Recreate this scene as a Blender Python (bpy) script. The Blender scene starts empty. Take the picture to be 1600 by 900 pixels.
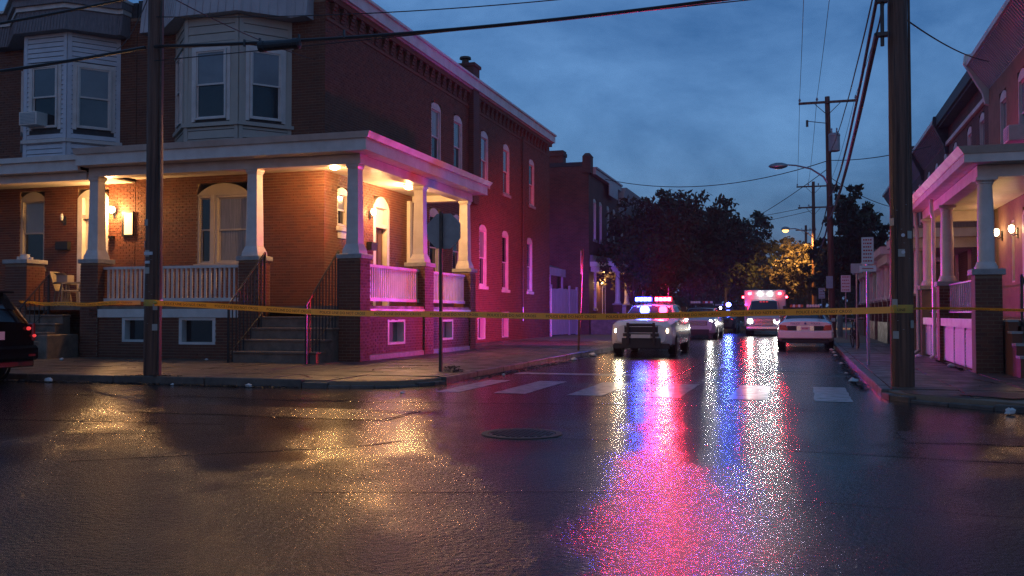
import bpy, bmesh, math, random
import numpy as np
from mathutils import Vector, Matrix
random.seed(7); rng = np.random.default_rng(7)
PI = math.pi; rad = math.radians
sc = bpy.context.scene
COL = sc.collection

# ------------------------------------------------------------------ camera
cam_d = bpy.data.cameras.new('camera'); cam = bpy.data.objects.new('camera', cam_d); COL.objects.link(cam)
cam_d.sensor_width = 36; cam_d.lens = 36*1480/1600; cam_d.clip_end = 3000; cam_d.clip_start = 0.05
YAW = math.atan(452/1480); PITCH = math.atan(40/1480)
cam.location = (0, 0, 1.3); cam.rotation_euler = (PI/2+PITCH, 0, YAW)
sc.camera = cam
# ------------------------------------------------------------------ world: dusk overcast
SKYMIX = .155
w = bpy.data.worlds.new('World'); sc.world = w; w.use_nodes = True
nt = w.node_tree; nt.nodes.clear(); N = nt.nodes.new; LK = nt.links.new
out = N('ShaderNodeOutputWorld'); bg = N('ShaderNodeBackground'); LK(bg.outputs[0], out.inputs[0])
tc = N('ShaderNodeTexCoord'); mp = N('ShaderNodeMapping'); mp.inputs['Scale'].default_value = (1, 1, 1.7)
LK(tc.outputs['Generated'], mp.inputs[0])
nz = N('ShaderNodeTexNoise'); nz.inputs['Scale'].default_value = 3.8; nz.inputs['Detail'].default_value = 9; nz.inputs['Roughness'].default_value = .62
nz.inputs['Distortion'].default_value = .25
LK(mp.outputs[0], nz.inputs['Vector'])
rp = N('ShaderNodeValToRGB'); LK(nz.outputs[0], rp.inputs[0])
rp.color_ramp.elements[0].position = .36; rp.color_ramp.elements[0].color = (.014, .052, .150, 1)
rp.color_ramp.elements[1].position = .70; rp.color_ramp.elements[1].color = (.098, .205, .400, 1)
sky = N('ShaderNodeTexSky'); sky.sky_type = 'NISHITA'; sky.sun_disc = False
sky.sun_elevation = rad(1.0); sky.sun_rotation = rad(170); sky.dust_density = 1; sky.ozone_density = 4
mx = N('ShaderNodeMix'); mx.data_type = 'RGBA'; mx.blend_type = 'ADD'; mx.inputs[0].default_value = SKYMIX
LK(rp.outputs[0], mx.inputs[6]); LK(sky.outputs[0], mx.inputs[7])
LK(mx.outputs[2], bg.inputs[0]); bg.inputs[1].default_value = 1.05
# ------------------------------------------------------------------ view
sc.view_settings.view_transform = 'Standard'; sc.view_settings.look = 'None'
sc.view_settings.exposure = 0; sc.view_settings.gamma = 1
sc.render.engine = 'CYCLES'
cy = sc.cycles
cy.use_denoising = True; cy.denoising_prefilter = 'NONE'; cy.denoiser = 'OPENIMAGEDENOISE'; cy.sample_clamp_indirect = 6
cy.max_bounces = 6; cy.diffuse_bounces = 3; cy.glossy_bounces = 3; cy.transmission_bounces = 2; cy.volume_bounces = 0
cy.caustics_reflective = False; cy.caustics_refractive = False
# ------------------------------------------------------------------ helpers
WL = {}                      # world location of each linked object before any root is moved
def reg(o, loc): WL[o.name] = Vector(loc)
def tag(o, label=None, cat=None, group=None, kind=None):
    if label: o['label'] = label
    if cat: o['category'] = cat
    if group: o['group'] = group
    if kind: o['kind'] = kind
    return o
def thing(name, loc, label, cat, group=None):
    o = bpy.data.objects.new(name, None); COL.objects.link(o); o.location = loc; o.empty_display_size = .3
    reg(o, loc); return tag(o, label, cat, group)
def place(o, me_center, parent):
    o.parent = parent
    o.location = Vector(me_center) - (WL[parent.name] if parent else Vector((0, 0, 0)))
    reg(o, me_center)
class MB:
    def __init__(s, P=(0,0,0), r=(1,0,0), n=(0,1,0), u=(0,0,1)):
        s.v = []; s.f = []; s.fr(P, r, n, u)
    def fr(s, P, r, n, u=(0,0,1)):
        s.P = Vector(P); s.r = Vector(r).normalized(); s.n = Vector(n).normalized(); s.u = Vector(u).normalized()
        s.flip = s.r.cross(s.n).dot(s.u) < 0; return s
    def T(s, p): return s.P + s.r*p[0] + s.n*p[1] + s.u*p[2]
    def add(s, vs, fs):
        o = len(s.v); s.v += [tuple(s.T(p)) for p in vs]
        for f in fs:
            f = [o+i for i in f]; s.f.append(f[::-1] if s.flip else f)
        return s
    def box(s, x0, x1, y0, y1, z0, z1):
        if x1 < x0: x0, x1 = x1, x0
        if y1 < y0: y0, y1 = y1, y0
        if z1 < z0: z0, z1 = z1, z0
        return s.add([(x0,y0,z0),(x1,y0,z0),(x1,y1,z0),(x0,y1,z0),(x0,y0,z1),(x1,y0,z1),(x1,y1,z1),(x0,y1,z1)],
            [(0,3,2,1),(4,5,6,7),(0,1,5,4),(1,2,6,5),(2,3,7,6),(3,0,4,7)])
    def taper(s, cx, cy, z0, z1, a0, b0, a1, b1):
        v = [(cx+i*a, cy+j*b, z) for z, a, b in ((z0,a0,b0),(z1,a1,b1)) for i, j in ((-1,-1),(1,-1),(1,1),(-1,1))]
        return s.add(v, [(0,3,2,1),(4,5,6,7),(0,1,5,4),(1,2,6,5),(2,3,7,6),(3,0,4,7)])
    def quad(s, *p): return s.add(p, [tuple(range(len(p)))])
    def prism(s, poly, y0, y1):          # poly of (a,c), counter-clockwise seen from -b ; extruded along b
        n = len(poly); v = [(a, y0, c) for a, c in poly]+[(a, y1, c) for a, c in poly]
        f = [tuple(range(n)), tuple(range(2*n-1, n-1, -1))]
        for i in range(n):
            j = (i+1) % n; f.append((i, i+n, j+n, j))
        return s.add(v, f)
    def lathe(s, prof, n=12, c=(0,0,0), axis='z', cap=True):
        v = []; f = []
        for r_, z in prof:
            for k in range(n):
                a = 2*PI*k/n; x, y = r_*math.cos(a), r_*math.sin(a)
                q = (x, y, z) if axis == 'z' else ((z, x, y) if axis == 'x' else (y, z, x))
                v.append((c[0]+q[0], c[1]+q[1], c[2]+q[2]))
        for i in range(len(prof)-1):
            for k in range(n):
                l = (k+1) % n; f.append((i*n+k, i*n+l, (i+1)*n+l, (i+1)*n+k))
        if cap:
            f.append(tuple(range(n))[::-1]); m = (len(prof)-1)*n; f.append(tuple(m+k for k in range(n)))
        return s.add(v, f)
    def tube(s, pts, r, n=6, cap=True):
        pts = [Vector(p) for p in pts]; rs = r if isinstance(r, (list, tuple)) else [r]*len(pts)
        v = []; f = []; up = Vector((0,0,1)); prev = None
        for i, p in enumerate(pts):
            t = (pts[min(i+1, len(pts)-1)]-pts[max(i-1, 0)]).normalized()
            a = prev if prev else (up if abs(t.z) < .95 else Vector((1,0,0)))
            x = (a - t*a.dot(t)).normalized(); y = t.cross(x); prev = x
            for k in range(n):
                q = p + (x*math.cos(2*PI*k/n)+y*math.sin(2*PI*k/n))*rs[i]; v.append(tuple(q))
        for i in range(len(pts)-1):
            for k in range(n):
                l = (k+1) % n; f.append((i*n+k, i*n+l, (i+1)*n+l, (i+1)*n+k))
        if cap:
            f.append(tuple(range(n))[::-1]); m = (len(pts)-1)*n; f.append(tuple(m+k for k in range(n)))
        return s.add(v, f)
    def build(s, name, mat, parent=None, smooth=False, bevel=0, angle=40):
        V = np.array(s.v, dtype=float); c = (V.min(0)+V.max(0))/2; c[2] = V[:, 2].min()
        me = bpy.data.meshes.new(name); me.from_pydata((V-c).tolist(), [], s.f); 
        if bevel:
            bm = bmesh.new(); bm.from_mesh(me)
            bmesh.ops.bevel(bm, geom=bm.edges[:], offset=bevel, segments=1, affect='EDGES', clamp_overlap=True); bm.to_mesh(me); bm.free()
        me.materials.append(mat)
        if smooth:
            me.shade_smooth(); me.set_sharp_from_angle(angle=rad(angle))
        me.update()
        o = bpy.data.objects.new(name, me); COL.objects.link(o); place(o, c, parent); return o
def lamp(kind, name, loc, power, color, parent, radius=.1, rot=None, spot=None, blend=.5):
    d = bpy.data.lights.new(name, kind); d.energy = power; d.color = color; d.shadow_soft_size = radius
    if spot: d.spot_size = rad(spot); d.spot_blend = blend
    o = bpy.data.objects.new(name, d); COL.objects.link(o); place(o, loc, parent)
    if rot: o.rotation_euler = rot
    return o
def beam(name, loc, d, power, color, parent, cone=70, radius=.12, blend=1.0):
    o = lamp('SPOT', name, loc, power, color, parent, radius, spot=cone, blend=blend)
    o.rotation_euler = Vector(d).to_track_quat('-Z', 'Y').to_euler(); return o
_GC = {}
def text_geo(txt, size):                 # flat glyph faces in the x,y plane
    k = (txt, size)
    if k in _GC: return _GC[k]
    cu = bpy.data.curves.new('t', 'FONT'); cu.body = txt; cu.size = size; cu.resolution_u = 2
    o = bpy.data.objects.new('t', cu); COL.objects.link(o); bpy.context.view_layer.update()
    me = o.evaluated_get(bpy.context.evaluated_depsgraph_get()).to_mesh()
    v = [tuple(p.co) for p in me.vertices]; f = [tuple(p.vertices) for p in me.polygons]
    bpy.data.objects.remove(o); bpy.data.curves.remove(cu)
    _GC[k] = (v, f); return _GC[k]
def put_text(mb, txt, size, a, b, c, center=True):
    v, f = text_geo(txt, size)
    wd = max(p[0] for p in v) if v else 0
    mb.add([(a+p[0]-(wd/2 if center else 0), b, c+p[1]) for p in v], f)
# ------------------------------------------------------------------ materials
def pm(name, col, col2=None, rough=.6, scale=6, bump=0, bscale=None, metal=0, island=None, spec=.5, rvar=0, stretch=None, coat=0, detail=5):
    m = bpy.data.materials.new(name); m.use_nodes = True; t = m.node_tree; b = t.nodes['Principled BSDF']
    b.inputs['Base Color'].default_value = (*col, 1); b.inputs['Roughness'].default_value = rough
    b.inputs['Metallic'].default_value = metal; b.inputs['Specular IOR Level'].default_value = spec
    if coat: b.inputs['Coat Weight'].default_value = coat; b.inputs['Coat Roughness'].default_value = .08
    g = t.nodes.new('ShaderNodeNewGeometry')
    vec = g.outputs['Position']
    if stretch:
        mpn = t.nodes.new('ShaderNodeMapping'); mpn.inputs['Scale'].default_value = stretch; t.links.new(vec, mpn.inputs[0]); vec = mpn.outputs[0]
    nzn = t.nodes.new('ShaderNodeTexNoise'); nzn.inputs['Scale'].default_value = scale; nzn.inputs['Detail'].default_value = detail; nzn.inputs['Roughness'].default_value = .62
    t.links.new(vec, nzn.inputs['Vector'])
    if col2:
        mr = t.nodes.new('ShaderNodeMapRange'); mr.inputs[1].default_value = .32; mr.inputs[2].default_value = .68; t.links.new(nzn.outputs[0], mr.inputs[0])
        x = t.nodes.new('ShaderNodeMix'); x.data_type = 'RGBA'; x.inputs[6].default_value = (*col, 1); x.inputs[7].default_value = (*col2, 1)
        t.links.new(mr.outputs[0], x.inputs[0]); last = x.outputs[2]
        if island:
            r = t.nodes.new('ShaderNodeValToRGB'); t.links.new(g.outputs['Random Per Island'], r.inputs[0])
            cr = r.color_ramp; cr.elements[0].color = (*island[0], 1); cr.elements[1].color = (*island[-1], 1)
            for i, c in enumerate(island[1:-1]): cr.elements.new((i+1)/(len(island)-1)).color = (*c, 1)
            y = t.nodes.new('ShaderNodeMix'); y.data_type = 'RGBA'; y.inputs[0].default_value = .7
            t.links.new(last, y.inputs[6]); t.links.new(r.outputs[0], y.inputs[7]); last = y.outputs[2]
        t.links.new(last, b.inputs['Base Color'])
    if rvar:
        mr2 = t.nodes.new('ShaderNodeMapRange'); mr2.inputs[1].default_value = .3; mr2.inputs[2].default_value = .7
        mr2.inputs[3].default_value = max(.03, rough-rvar); mr2.inputs[4].default_value = min(1, rough+rvar)
        t.links.new(nzn.outputs[0], mr2.inputs[0]); t.links.new(mr2.outputs[0], b.inputs['Roughness'])
    if bump:
        n2 = t.nodes.new('ShaderNodeTexNoise'); n2.inputs['Scale'].default_value = bscale or scale*8; n2.inputs['Detail'].default_value = 4
        t.links.new(vec, n2.inputs['Vector'])
        bp = t.nodes.new('ShaderNodeBump'); bp.inputs['Strength'].default_value = min(1, bump); bp.inputs['Distance'].default_value = .02
        t.links.new(n2.outputs[0], bp.inputs['Height']); t.links.new(bp.outputs[0], b.inputs['Normal'])
    return m
def em(name, col, strength):
    m = bpy.data.materials.new(name); m.use_nodes = True; b = m.node_tree.nodes['Principled BSDF']
    b.inputs['Base Color'].default_value = (*[min(1, c) for c in col], 1); b.inputs['Emission Color'].default_value = (*col, 1); b.inputs['Emission Strength'].default_value = strength
    return m
def brick_tex(name, axis, c1, c2, mortar):
    m = bpy.data.materials.new(name); m.use_nodes = True; t = m.node_tree; b = t.nodes['Principled BSDF']
    g = t.nodes.new('ShaderNodeNewGeometry'); s = t.nodes.new('ShaderNodeSeparateXYZ'); c = t.nodes.new('ShaderNodeCombineXYZ')
    t.links.new(g.outputs['Position'], s.inputs[0]); t.links.new(s.outputs[axis], c.inputs[0]); t.links.new(s.outputs[2], c.inputs[1])
    k = t.nodes.new('ShaderNodeTexBrick'); t.links.new(c.outputs[0], k.inputs['Vector'])
    k.inputs['Color1'].default_value = (*c1, 1); k.inputs['Color2'].default_value = (*c2, 1); k.inputs['Mortar'].default_value = (*mortar, 1)
    k.inputs['Scale'].default_value = 1; k.inputs['Brick Width'].default_value = .215; k.inputs['Row Height'].default_value = .076; k.inputs['Mortar Size'].default_value = .009
    nzn = t.nodes.new('ShaderNodeTexNoise'); nzn.inputs['Scale'].default_value = 1.2; nzn.inputs['Detail'].default_value = 5; t.links.new(g.outputs['Position'], nzn.inputs['Vector'])
    x = t.nodes.new('ShaderNodeMix'); x.data_type = 'RGBA'; x.blend_type = 'MULTIPLY'; x.inputs[0].default_value = .6
    r = t.nodes.new('ShaderNodeMapRange'); r.inputs[1].default_value = .3; r.inputs[2].default_value = .7; r.inputs[3].default_value = .5; r.inputs[4].default_value = 1.3
    t.links.new(nzn.outputs[0], r.inputs[0]); t.links.new(k.outputs[0], x.inputs[6]); t.links.new(r.outputs[0], x.inputs[7]); t.links.new(x.outputs[2], b.inputs['Base Color'])
    b.inputs['Roughness'].default_value = .75
    bp = t.nodes.new('ShaderNodeBump'); bp.inputs['Strength'].default_value = .5; bp.inputs['Distance'].default_value = .01; bp.invert = True
    t.links.new(k.outputs['Fac'], bp.inputs['Height']); t.links.new(bp.outputs[0], b.inputs['Normal'])
    return m
M = {}
ROUGH = (.22, .175); GRAIN = 26
def asphalt():
    m = bpy.data.materials.new('wet_asphalt'); m.use_nodes = True; t = m.node_tree; b = t.nodes['Principled BSDF']; NN = t.nodes.new; L = t.links.new
    g = NN('ShaderNodeNewGeometry')
    def noise(scale, det=4, rough=.55, dist=0):
        n = NN('ShaderNodeTexNoise'); n.inputs['Scale'].default_value = scale; n.inputs['Detail'].default_value = det; n.inputs['Roughness'].default_value = rough; n.inputs['Distortion'].default_value = dist
        L(g.outputs['Position'], n.inputs['Vector']); return n.outputs[0]
    def rng_(v, a, b_, c, d):
        r = NN('ShaderNodeMapRange'); r.interpolation_type = 'SMOOTHSTEP'; L(v, r.inputs[0])
        for i, q in enumerate((a, b_, c, d)): r.inputs[i+1].default_value = q
        return r.outputs[0]
    big = noise(.42, 8, .62, .3)                        # where the water film lies
    mid = noise(2.6, 6, .62)
    fine = noise(85, 3, .6)
    vo = NN('ShaderNodeTexVoronoi'); vo.inputs['Scale'].default_value = GRAIN; L(g.outputs['Position'], vo.inputs['Vector'])
    sp = NN('ShaderNodeSeparateXYZ'); L(g.outputs['Position'], sp.inputs[0])
    f0 = NN('ShaderNodeMath'); f0.operation = 'ADD'; f0.use_clamp = True; L(rng_(big, .30, .72, 0, .75), f0.inputs[0]); L(rng_(sp.outputs[1], 6, 10.5, 0, .6), f0.inputs[1])   # smoother, wetter running lane beyond the worn near strip
    film = f0.outputs[0]
    base = NN('ShaderNodeMix'); base.data_type = 'RGBA'; base.inputs[6].default_value = (.008, .008, .009, 1); base.inputs[7].default_value = (.024, .022, .021, 1)
    L(rng_(mid, .3, .7, 0, 1), base.inputs[0])
    agg = NN('ShaderNodeMix'); agg.data_type = 'RGBA'; agg.inputs[7].default_value = (.055, .05, .047, 1)
    L(base.outputs[2], agg.inputs[6]); L(rng_(fine, .58, .75, 0, .5), agg.inputs[0]); L(agg.outputs[2], b.inputs['Base Color'])
    ro = NN('ShaderNodeMix'); ro.data_type = 'FLOAT'; L(film, ro.inputs[0]); ro.inputs[2].default_value = ROUGH[0]; ro.inputs[3].default_value = ROUGH[1]
    L(ro.outputs[0], b.inputs['Roughness']); b.inputs['IOR'].default_value = 1.36
    hs = NN('ShaderNodeMath'); hs.operation = 'MULTIPLY_ADD'; L(vo.outputs['Distance'], hs.inputs[0]); hs.inputs[1].default_value = -1.1; L(fine, hs.inputs[2])
    bp = NN('ShaderNodeBump'); bp.inputs['Distance'].default_value = .032; L(hs.outputs[0], bp.inputs['Height'])
    L(rng_(film, 0, 1, .36, .07), bp.inputs['Strength'])
    b2 = NN('ShaderNodeBump'); b2.inputs['Distance'].default_value = .02; b2.inputs['Strength'].default_value = .12; L(mid, b2.inputs['Height']); L(bp.outputs[0], b2.inputs['Normal'])
    L(b2.outputs[0], b.inputs['Normal'])
    return m
BR = [(.120,.034,.018), (.180,.052,.024), (.145,.040,.020), (.205,.066,.032), (.085,.027,.017), (.165,.046,.022)]
M['asphalt'] = asphalt()
M['brick'] = pm('brick_red', BR[0], BR[1], .72, 5, .35, 60, island=BR, rvar=.12)
M['mortar'] = pm('mortar', (.22,.145,.095), (.30,.205,.135), .85, 3, .3, 50)
M['fbx'] = brick_tex('far_brick_x', 0, (.15,.042,.026), (.10,.031,.021), (.13,.09,.075))
M['fby'] = brick_tex('far_brick_y', 1, (.15,.042,.026), (.10,.031,.021), (.13,.09,.075))
M['white'] = pm('white_paint', (.75,.68,.62), (.60,.53,.47), .42, 2.5, .12, 40, rvar=.1)
M['ceil'] = pm('ceiling_paint', (.68,.64,.56), (.58,.54,.46), .45, 3, .05, 30)
M['cream'] = pm('cream_siding', (.50,.44,.36), (.42,.37,.31), .5, 2, .06, 30)
M['vinyl'] = pm('white_siding', (.66,.67,.70), (.54,.55,.58), .5, 2, .06, 30)
M['shingle'] = pm('mansard_shingle', (.26,.22,.22), (.17,.145,.15), .7, 5, .4, 40, stretch=(4,4,.6))
M['panel'] = pm('ribbed_panel', (.52,.47,.46), (.42,.38,.38), .5, 2, .1, 30)
M['stone'] = pm('cast_stone', (.42,.39,.36), (.29,.27,.25), .6, 6, .4, 50, rvar=.15)
M['step'] = pm('concrete_step', (.24,.165,.115), (.12,.085,.06), .5, 4, .4, 60, rvar=.2)
M['walk'] = pm('wet_pavement', (.155,.115,.085), (.07,.053,.04), .42, 1.7, .35, 55, rvar=.2, detail=8)
M['tactile'] = pm('kerb_ramp_paving', (.16,.05,.045), (.10,.035,.03), .45, 4, .5, 60)
M['kerb'] = pm('kerb_granite', (.15,.11,.085), (.07,.052,.042), .4, 4, .4, 60, rvar=.15)
M['roadpaint'] = pm('road_paint', (.78,.78,.76), (.28,.28,.28), .17, 5, .15, 60, rvar=.05, detail=12)
M['tar'] = pm('tar_seam', (.010,.010,.011), None, .16, 9, .5, 60)
M['wood'] = pm('pole_wood', (.19,.075,.038), (.045,.019,.012), .55, 4.5, .9, 14, stretch=(4,4,.14), rvar=.2)
M['iron'] = pm('black_iron', (.02,.02,.022), None, .35, 9, .1, 80, spec=.5)
M['roofing'] = pm('roofing', (.05,.05,.055), (.03,.03,.033), .6, 5, .4, 60)
M['glass'] = pm('window_glass', (.012,.014,.018), None, .06, 1.5, .02, 3, spec=.6)
M['blind'] = pm('window_blind', (.20,.20,.21), (.15,.15,.16), .18, 1.2, 0, coat=.8, spec=.5)
M['blind2'] = pm('window_curtain', (.30,.27,.24), (.12,.11,.10), .3, 9, 0, coat=.6, spec=.5, stretch=(4,4,.15))
M['blind3'] = pm('dark_blind', (.09,.09,.10), (.06,.06,.07), .2, 1.2, 0, coat=.8)
M['patch'] = pm('asphalt_patch', (.010,.010,.011), (.018,.017,.017), .2, 3, .35, 45, rvar=.07)
M['doorwood'] = pm('door_wood', (.12,.05,.025), (.07,.03,.016), .4, 5, .2, 40, stretch=(4,4,.4))
M['alu'] = pm('dull_aluminium', (.33,.33,.33), (.26,.26,.27), .38, 5, .1, 40, metal=.85, rvar=.1)
M['signback'] = pm('sign_back_grey', (.38,.34,.32), (.28,.25,.24), .42, 5, .1, 40)
M['galv'] = pm('galvanised_steel', (.36,.36,.37), (.25,.25,.26), .42, 8, .1, 60, metal=.7)
M['rust'] = pm('weathered_steel', (.13,.085,.06), (.07,.05,.04), .55, 9, .3, 50, metal=.4)
M['tape'] = pm('yellow_tape', (.95,.66,.12), (.90,.60,.10), .35, 3, .15, 14, coat=.3)
def translucent(m, col, f):
    t = m.node_tree; b = t.nodes['Principled BSDF']; o = t.nodes['Material Output']; tl = t.nodes.new('ShaderNodeBsdfTranslucent'); tl.inputs[0].default_value = (*col, 1)
    x = t.nodes.new('ShaderNodeMixShader'); x.inputs[0].default_value = f; t.links.new(b.outputs[0], x.inputs[1]); t.links.new(tl.outputs[0], x.inputs[2]); t.links.new(x.outputs[0], o.inputs[0])
translucent(M['tape'], (1, .74, .14), .5)
M['ink'] = pm('black_ink', (.03,.02,.015), None, .5)
M['redink'] = pm('red_ink', (.45,.03,.03), None, .45)
M['signwhite'] = pm('sign_white', (.72,.70,.70), (.62,.60,.60), .35, 5)
M['signblue'] = pm('sign_blue_green', (.28,.42,.48), (.2,.32,.38), .35, 5)
M['cableblack'] = pm('cable_sheath', (.012,.012,.013), None, .5, 9, .05, 40)
M['grayplastic'] = pm('grey_metal_tank', (.34,.35,.36), (.25,.26,.27), .45, 5)
M['leaf'] = pm('tree_leaf', (.03,.038,.017), (.045,.05,.022), .6, 1.3, 0, island=[(.02,.028,.014),(.045,.052,.022),(.03,.04,.016),(.055,.06,.026)], spec=.25)
M['leafrust'] = pm('tree_leaf_autumn', (.05,.04,.022), (.065,.05,.026), .6, 1.3, 0, island=[(.035,.032,.016),(.065,.05,.024),(.045,.036,.018),(.085,.058,.028)], spec=.25)
M['bark'] = pm('tree_bark', (.06,.045,.035), (.035,.028,.022), .8, 8, .7, 40, stretch=(2,2,.4))
M['carwhite'] = pm('car_paint_white', (.72,.72,.72), (.66,.66,.66), .22, 3, 0, coat=1)
M['carsilver'] = pm('car_paint_silver', (.50,.49,.48), (.45,.44,.43), .25, 3, 0, coat=1)
M['carblack'] = pm('car_paint_black', (.004,.004,.005), None, .07, 3, 0, spec=.4)
M['carblue'] = pm('car_paint_dark', (.02,.022,.03), None, .2, 3, 0, coat=1)
M['tyre'] = pm('tyre_rubber', (.014,.014,.014), None, .7, 9, .2, 60)
M['rim'] = pm('steel_rim', (.30,.30,.31), None, .35, 5, 0, metal=.8)
M['black'] = pm('black_plastic', (.012,.012,.013), None, .45, 9, .1, 80)
M['chrome'] = pm('chrome', (.7,.7,.7), None, .12, 5, 0, metal=1)
M['cglass'] = pm('car_glass', (.015,.017,.02), None, .04, 1, 0, spec=.7)
M['cglass2'] = pm('lit_car_glass', (.035,.033,.04), None, .08, 1, 0, spec=.7)  # paler copy of the car glass, its lit look put into the colour
M['redlens'] = pm('red_lens', (.35,.012,.012), None, .15, 5, 0, coat=1)
M['clear'] = pm('clear_lens', (.55,.55,.55), None, .1, 5, 0, coat=1)
M['stripe'] = pm('police_stripe_blue', (.02,.05,.25), None, .3)
M['gold'] = pm('police_stripe_gold', (.6,.38,.05), None, .3)
M['orangestripe'] = pm('ambulance_stripe', (.55,.06,.03), None, .3)
M['fencewood'] = pm('painted_fence', (.50,.49,.50), (.30,.29,.30), .6, 4, .3, 40, stretch=(4,4,.4))
M['chair'] = pm('weathered_chair', (.42,.36,.26), (.26,.22,.16), .6, 6, .2, 50)
M['litter'] = pm('white_litter', (.70,.68,.64), (.55,.53,.5), .6, 9, .3, 40)
M['deadleaf'] = pm('wet_leaf_litter', (.07,.04,.022), (.03,.018,.012), .4, 20, .6, 90, rvar=.15)
M['lattice'] = pm('porch_skirt_white', (.62,.60,.60), (.5,.48,.48), .5, 3, .1, 30)
WARM = (1, .53, .19)
M['bulb'] = em('lit_bulb', (1, .74, .40), 14)
M['dome'] = em('lit_dome', (1, .78, .46), 6)
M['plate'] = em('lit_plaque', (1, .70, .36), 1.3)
M['red_on'] = em('red_flash', (1, .022, .06), 150)
M['blue_on'] = em('blue_flash', (.07, .09, 1), 70)
M['red_lens_on'] = em('red_lens_lit', (1, .02, .05), 3.2)
M['blue_lens_on'] = em('blue_lens_lit', (.04, .07, 1), 3.6)
M['red_amb'] = em('red_flash_lamp', (1, .03, .05), 45)
M['white_on'] = em('white_flash', (1, .96, .92), 28)
M['head_on'] = em('headlight_white', (1, .95, .88), 20)
M['head_dim'] = em('headlight_warm', (1, .76, .45), 28)
M['sodium'] = em('street_lamp_glow', (1, .50, .16), 3.6)
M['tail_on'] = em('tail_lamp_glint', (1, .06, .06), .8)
HAZE = .0005
# ------------------------------------------------------------------ ground, pavements, kerbs, markings
mb = MB(); mb.quad((-260,-120,0),(260,-120,0),(260,420,0),(-260,420,0))
tag(mb.build('road', M['asphalt']), kind='structure')
def pavement(poly, rects, name, kerbs, mat=M['walk'], slab=1.25):
    mb = MB(); n = len(poly); z = .112
    mb.add([(x, y, z) for x, y in poly]+[(x, y, -.05) for x, y in poly], [tuple(range(n))]+[(i, i+n, (i+1) % n+n, (i+1) % n) for i in range(n)])
    base = tag(mb.build(name, M['mortar']), kind='structure')
    for x0, x1, y0, y1 in rects:
        nx = max(1, round((x1-x0)/slab)); ny = max(1, round((y1-y0)/slab)); dx = (x1-x0)/nx; dy = (y1-y0)/ny
        for i in range(nx):
            for j in range(ny):
                g = .010; a0, a1 = x0+i*dx+g, x0+(i+1)*dx-g; b0, b1 = y0+j*dy+g, y0+(j+1)*dy-g
                m = MB(); t = [.13+random.uniform(-.006, .006) for _ in range(4)]
                m.add([(a0,b0,.09),(a1,b0,.09),(a1,b1,.09),(a0,b1,.09),(a0,b0,t[0]),(a1,b0,t[1]),(a1,b1,t[2]),(a0,b1,t[3])],
                    [(4,5,6,7),(0,1,5,4),(1,2,6,5),(2,3,7,6),(3,0,4,7)])
                m.build('paving_slab', mat, base)
    for pts, h in kerbs:
        for k in range(len(pts)-1):
            p, q = Vector((*pts[k], 0)), Vector((*pts[k+1], 0)); L = (q-p).length; nn = max(1, round(L/2.0)); d = (q-p)/nn
            r = d.normalized(); nrm = Vector((-r.y, r.x, 0))
            for i in range(nn):
                a = p + d*i; hh = h+random.uniform(-.008, .008)
                m = MB(a, r, nrm); m.box(.008, d.length-.008, .0, .16, -.05, hh); m.build('kerb_stone', M['kerb'], base, bevel=.012)
    return base
def arc(cx, cy, r, a0, a1, n): return [(cx+r*math.cos(rad(a0+(a1-a0)*i/n)), cy+r*math.sin(rad(a0+(a1-a0)*i/n))) for i in range(n+1)]
KX, KY = -6.30, 14.85
cl = arc(KX-1.6, KY+1.6, 1.6, -90, 0, 6)
polyL = [(-60, KY+.1), (KX-1.6, KY+.1)]+arc(KX-1.6, KY+1.6, 1.5, -90, 0, 6)[1:]+[(KX-.1, 140), (-14, 140), (-14, 23), (-60, 23)]
pl = pavement(polyL, [(-30, KX-1.7, KY+.17, 21.0), (KX-1.7, KX-.17, KY+1.72, 40.5), (-12.38, KX-1.72, 21.02, 40.5)], 'pavement_left',
    [([(-60, KY), (-8.4, KY)], .14), ([(-8.4, KY), cl[0]], .09), (cl[:3], .05), (cl[2:5], .035), (cl[4:], .07), ([cl[-1], (KX, 20)], .13), ([(KX, 20), (KX-.15, 46), (KX-.15, 140)], .14)], slab=1.3)
m = MB(); cc = (KX-1.6, KY+1.6)
a_ = arc(*cc, 1.42, -92, 2, 8); v = [(cc[0]+.02, cc[1]-.02, .128)]+[(x, y, .118) for x, y in a_]
m.add(v, [(0, i, i+1) for i in range(1, 9)]); m.build('ramp_paving', M['walk'], pl)
m = MB(); a1 = arc(*cc, 1.30, -75, -15, 6); a0 = arc(*cc, .55, -75, -15, 6)
m.add([(x, y, .128) for x, y in a0]+[(x, y, .124) for x, y in a1], [(i, i+7, i+8, i+1) for i in range(6)]); m.build('red_ramp_panel', M['tactile'], pl)
RX, RY = 1.17, 13.55
cr = [(RX, 15.7), (1.25, 15.3), (1.5, 14.95), (1.95, 14.5), (2.45, 14.05), (2.9, 13.75), (3.6, 13.58)]
polyR = [(3.6, RY+.1)]+[(60, RY+.1), (60, 23), (6.2, 23), (6.2, 140), (RX+.1, 140)]+[(x+.09, y+.09) for x, y in cr[:-1]]
pr = pavement(polyR[:], [(3.3, 14, RY+.3, 20.4), (RX+.17, 3.28, 15.9, 40.0), (2.3, 3.28, 14.55, 15.88), (3.3, 5.6, 20.42, 21.8)], 'pavement_right',
    [([(RX, 140), (RX, 30)], .14), ([(RX, 30), (RX, 16.6), cr[0]], .13)] + [(cr[:3], .09), (cr[2:5], .05), (cr[4:], .08), ([cr[-1], (60, RY)], .13)], slab=1.25)
m = MB(); m.add([(1.45,15.85,.121),(1.5,15.2,.119),(2.1,14.65,.119),(2.28,14.6,.121),(2.28,15.86,.122)], [(0,1,2,3,4)]); m.build('ramp_paving', M['walk'], pr)
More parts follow.
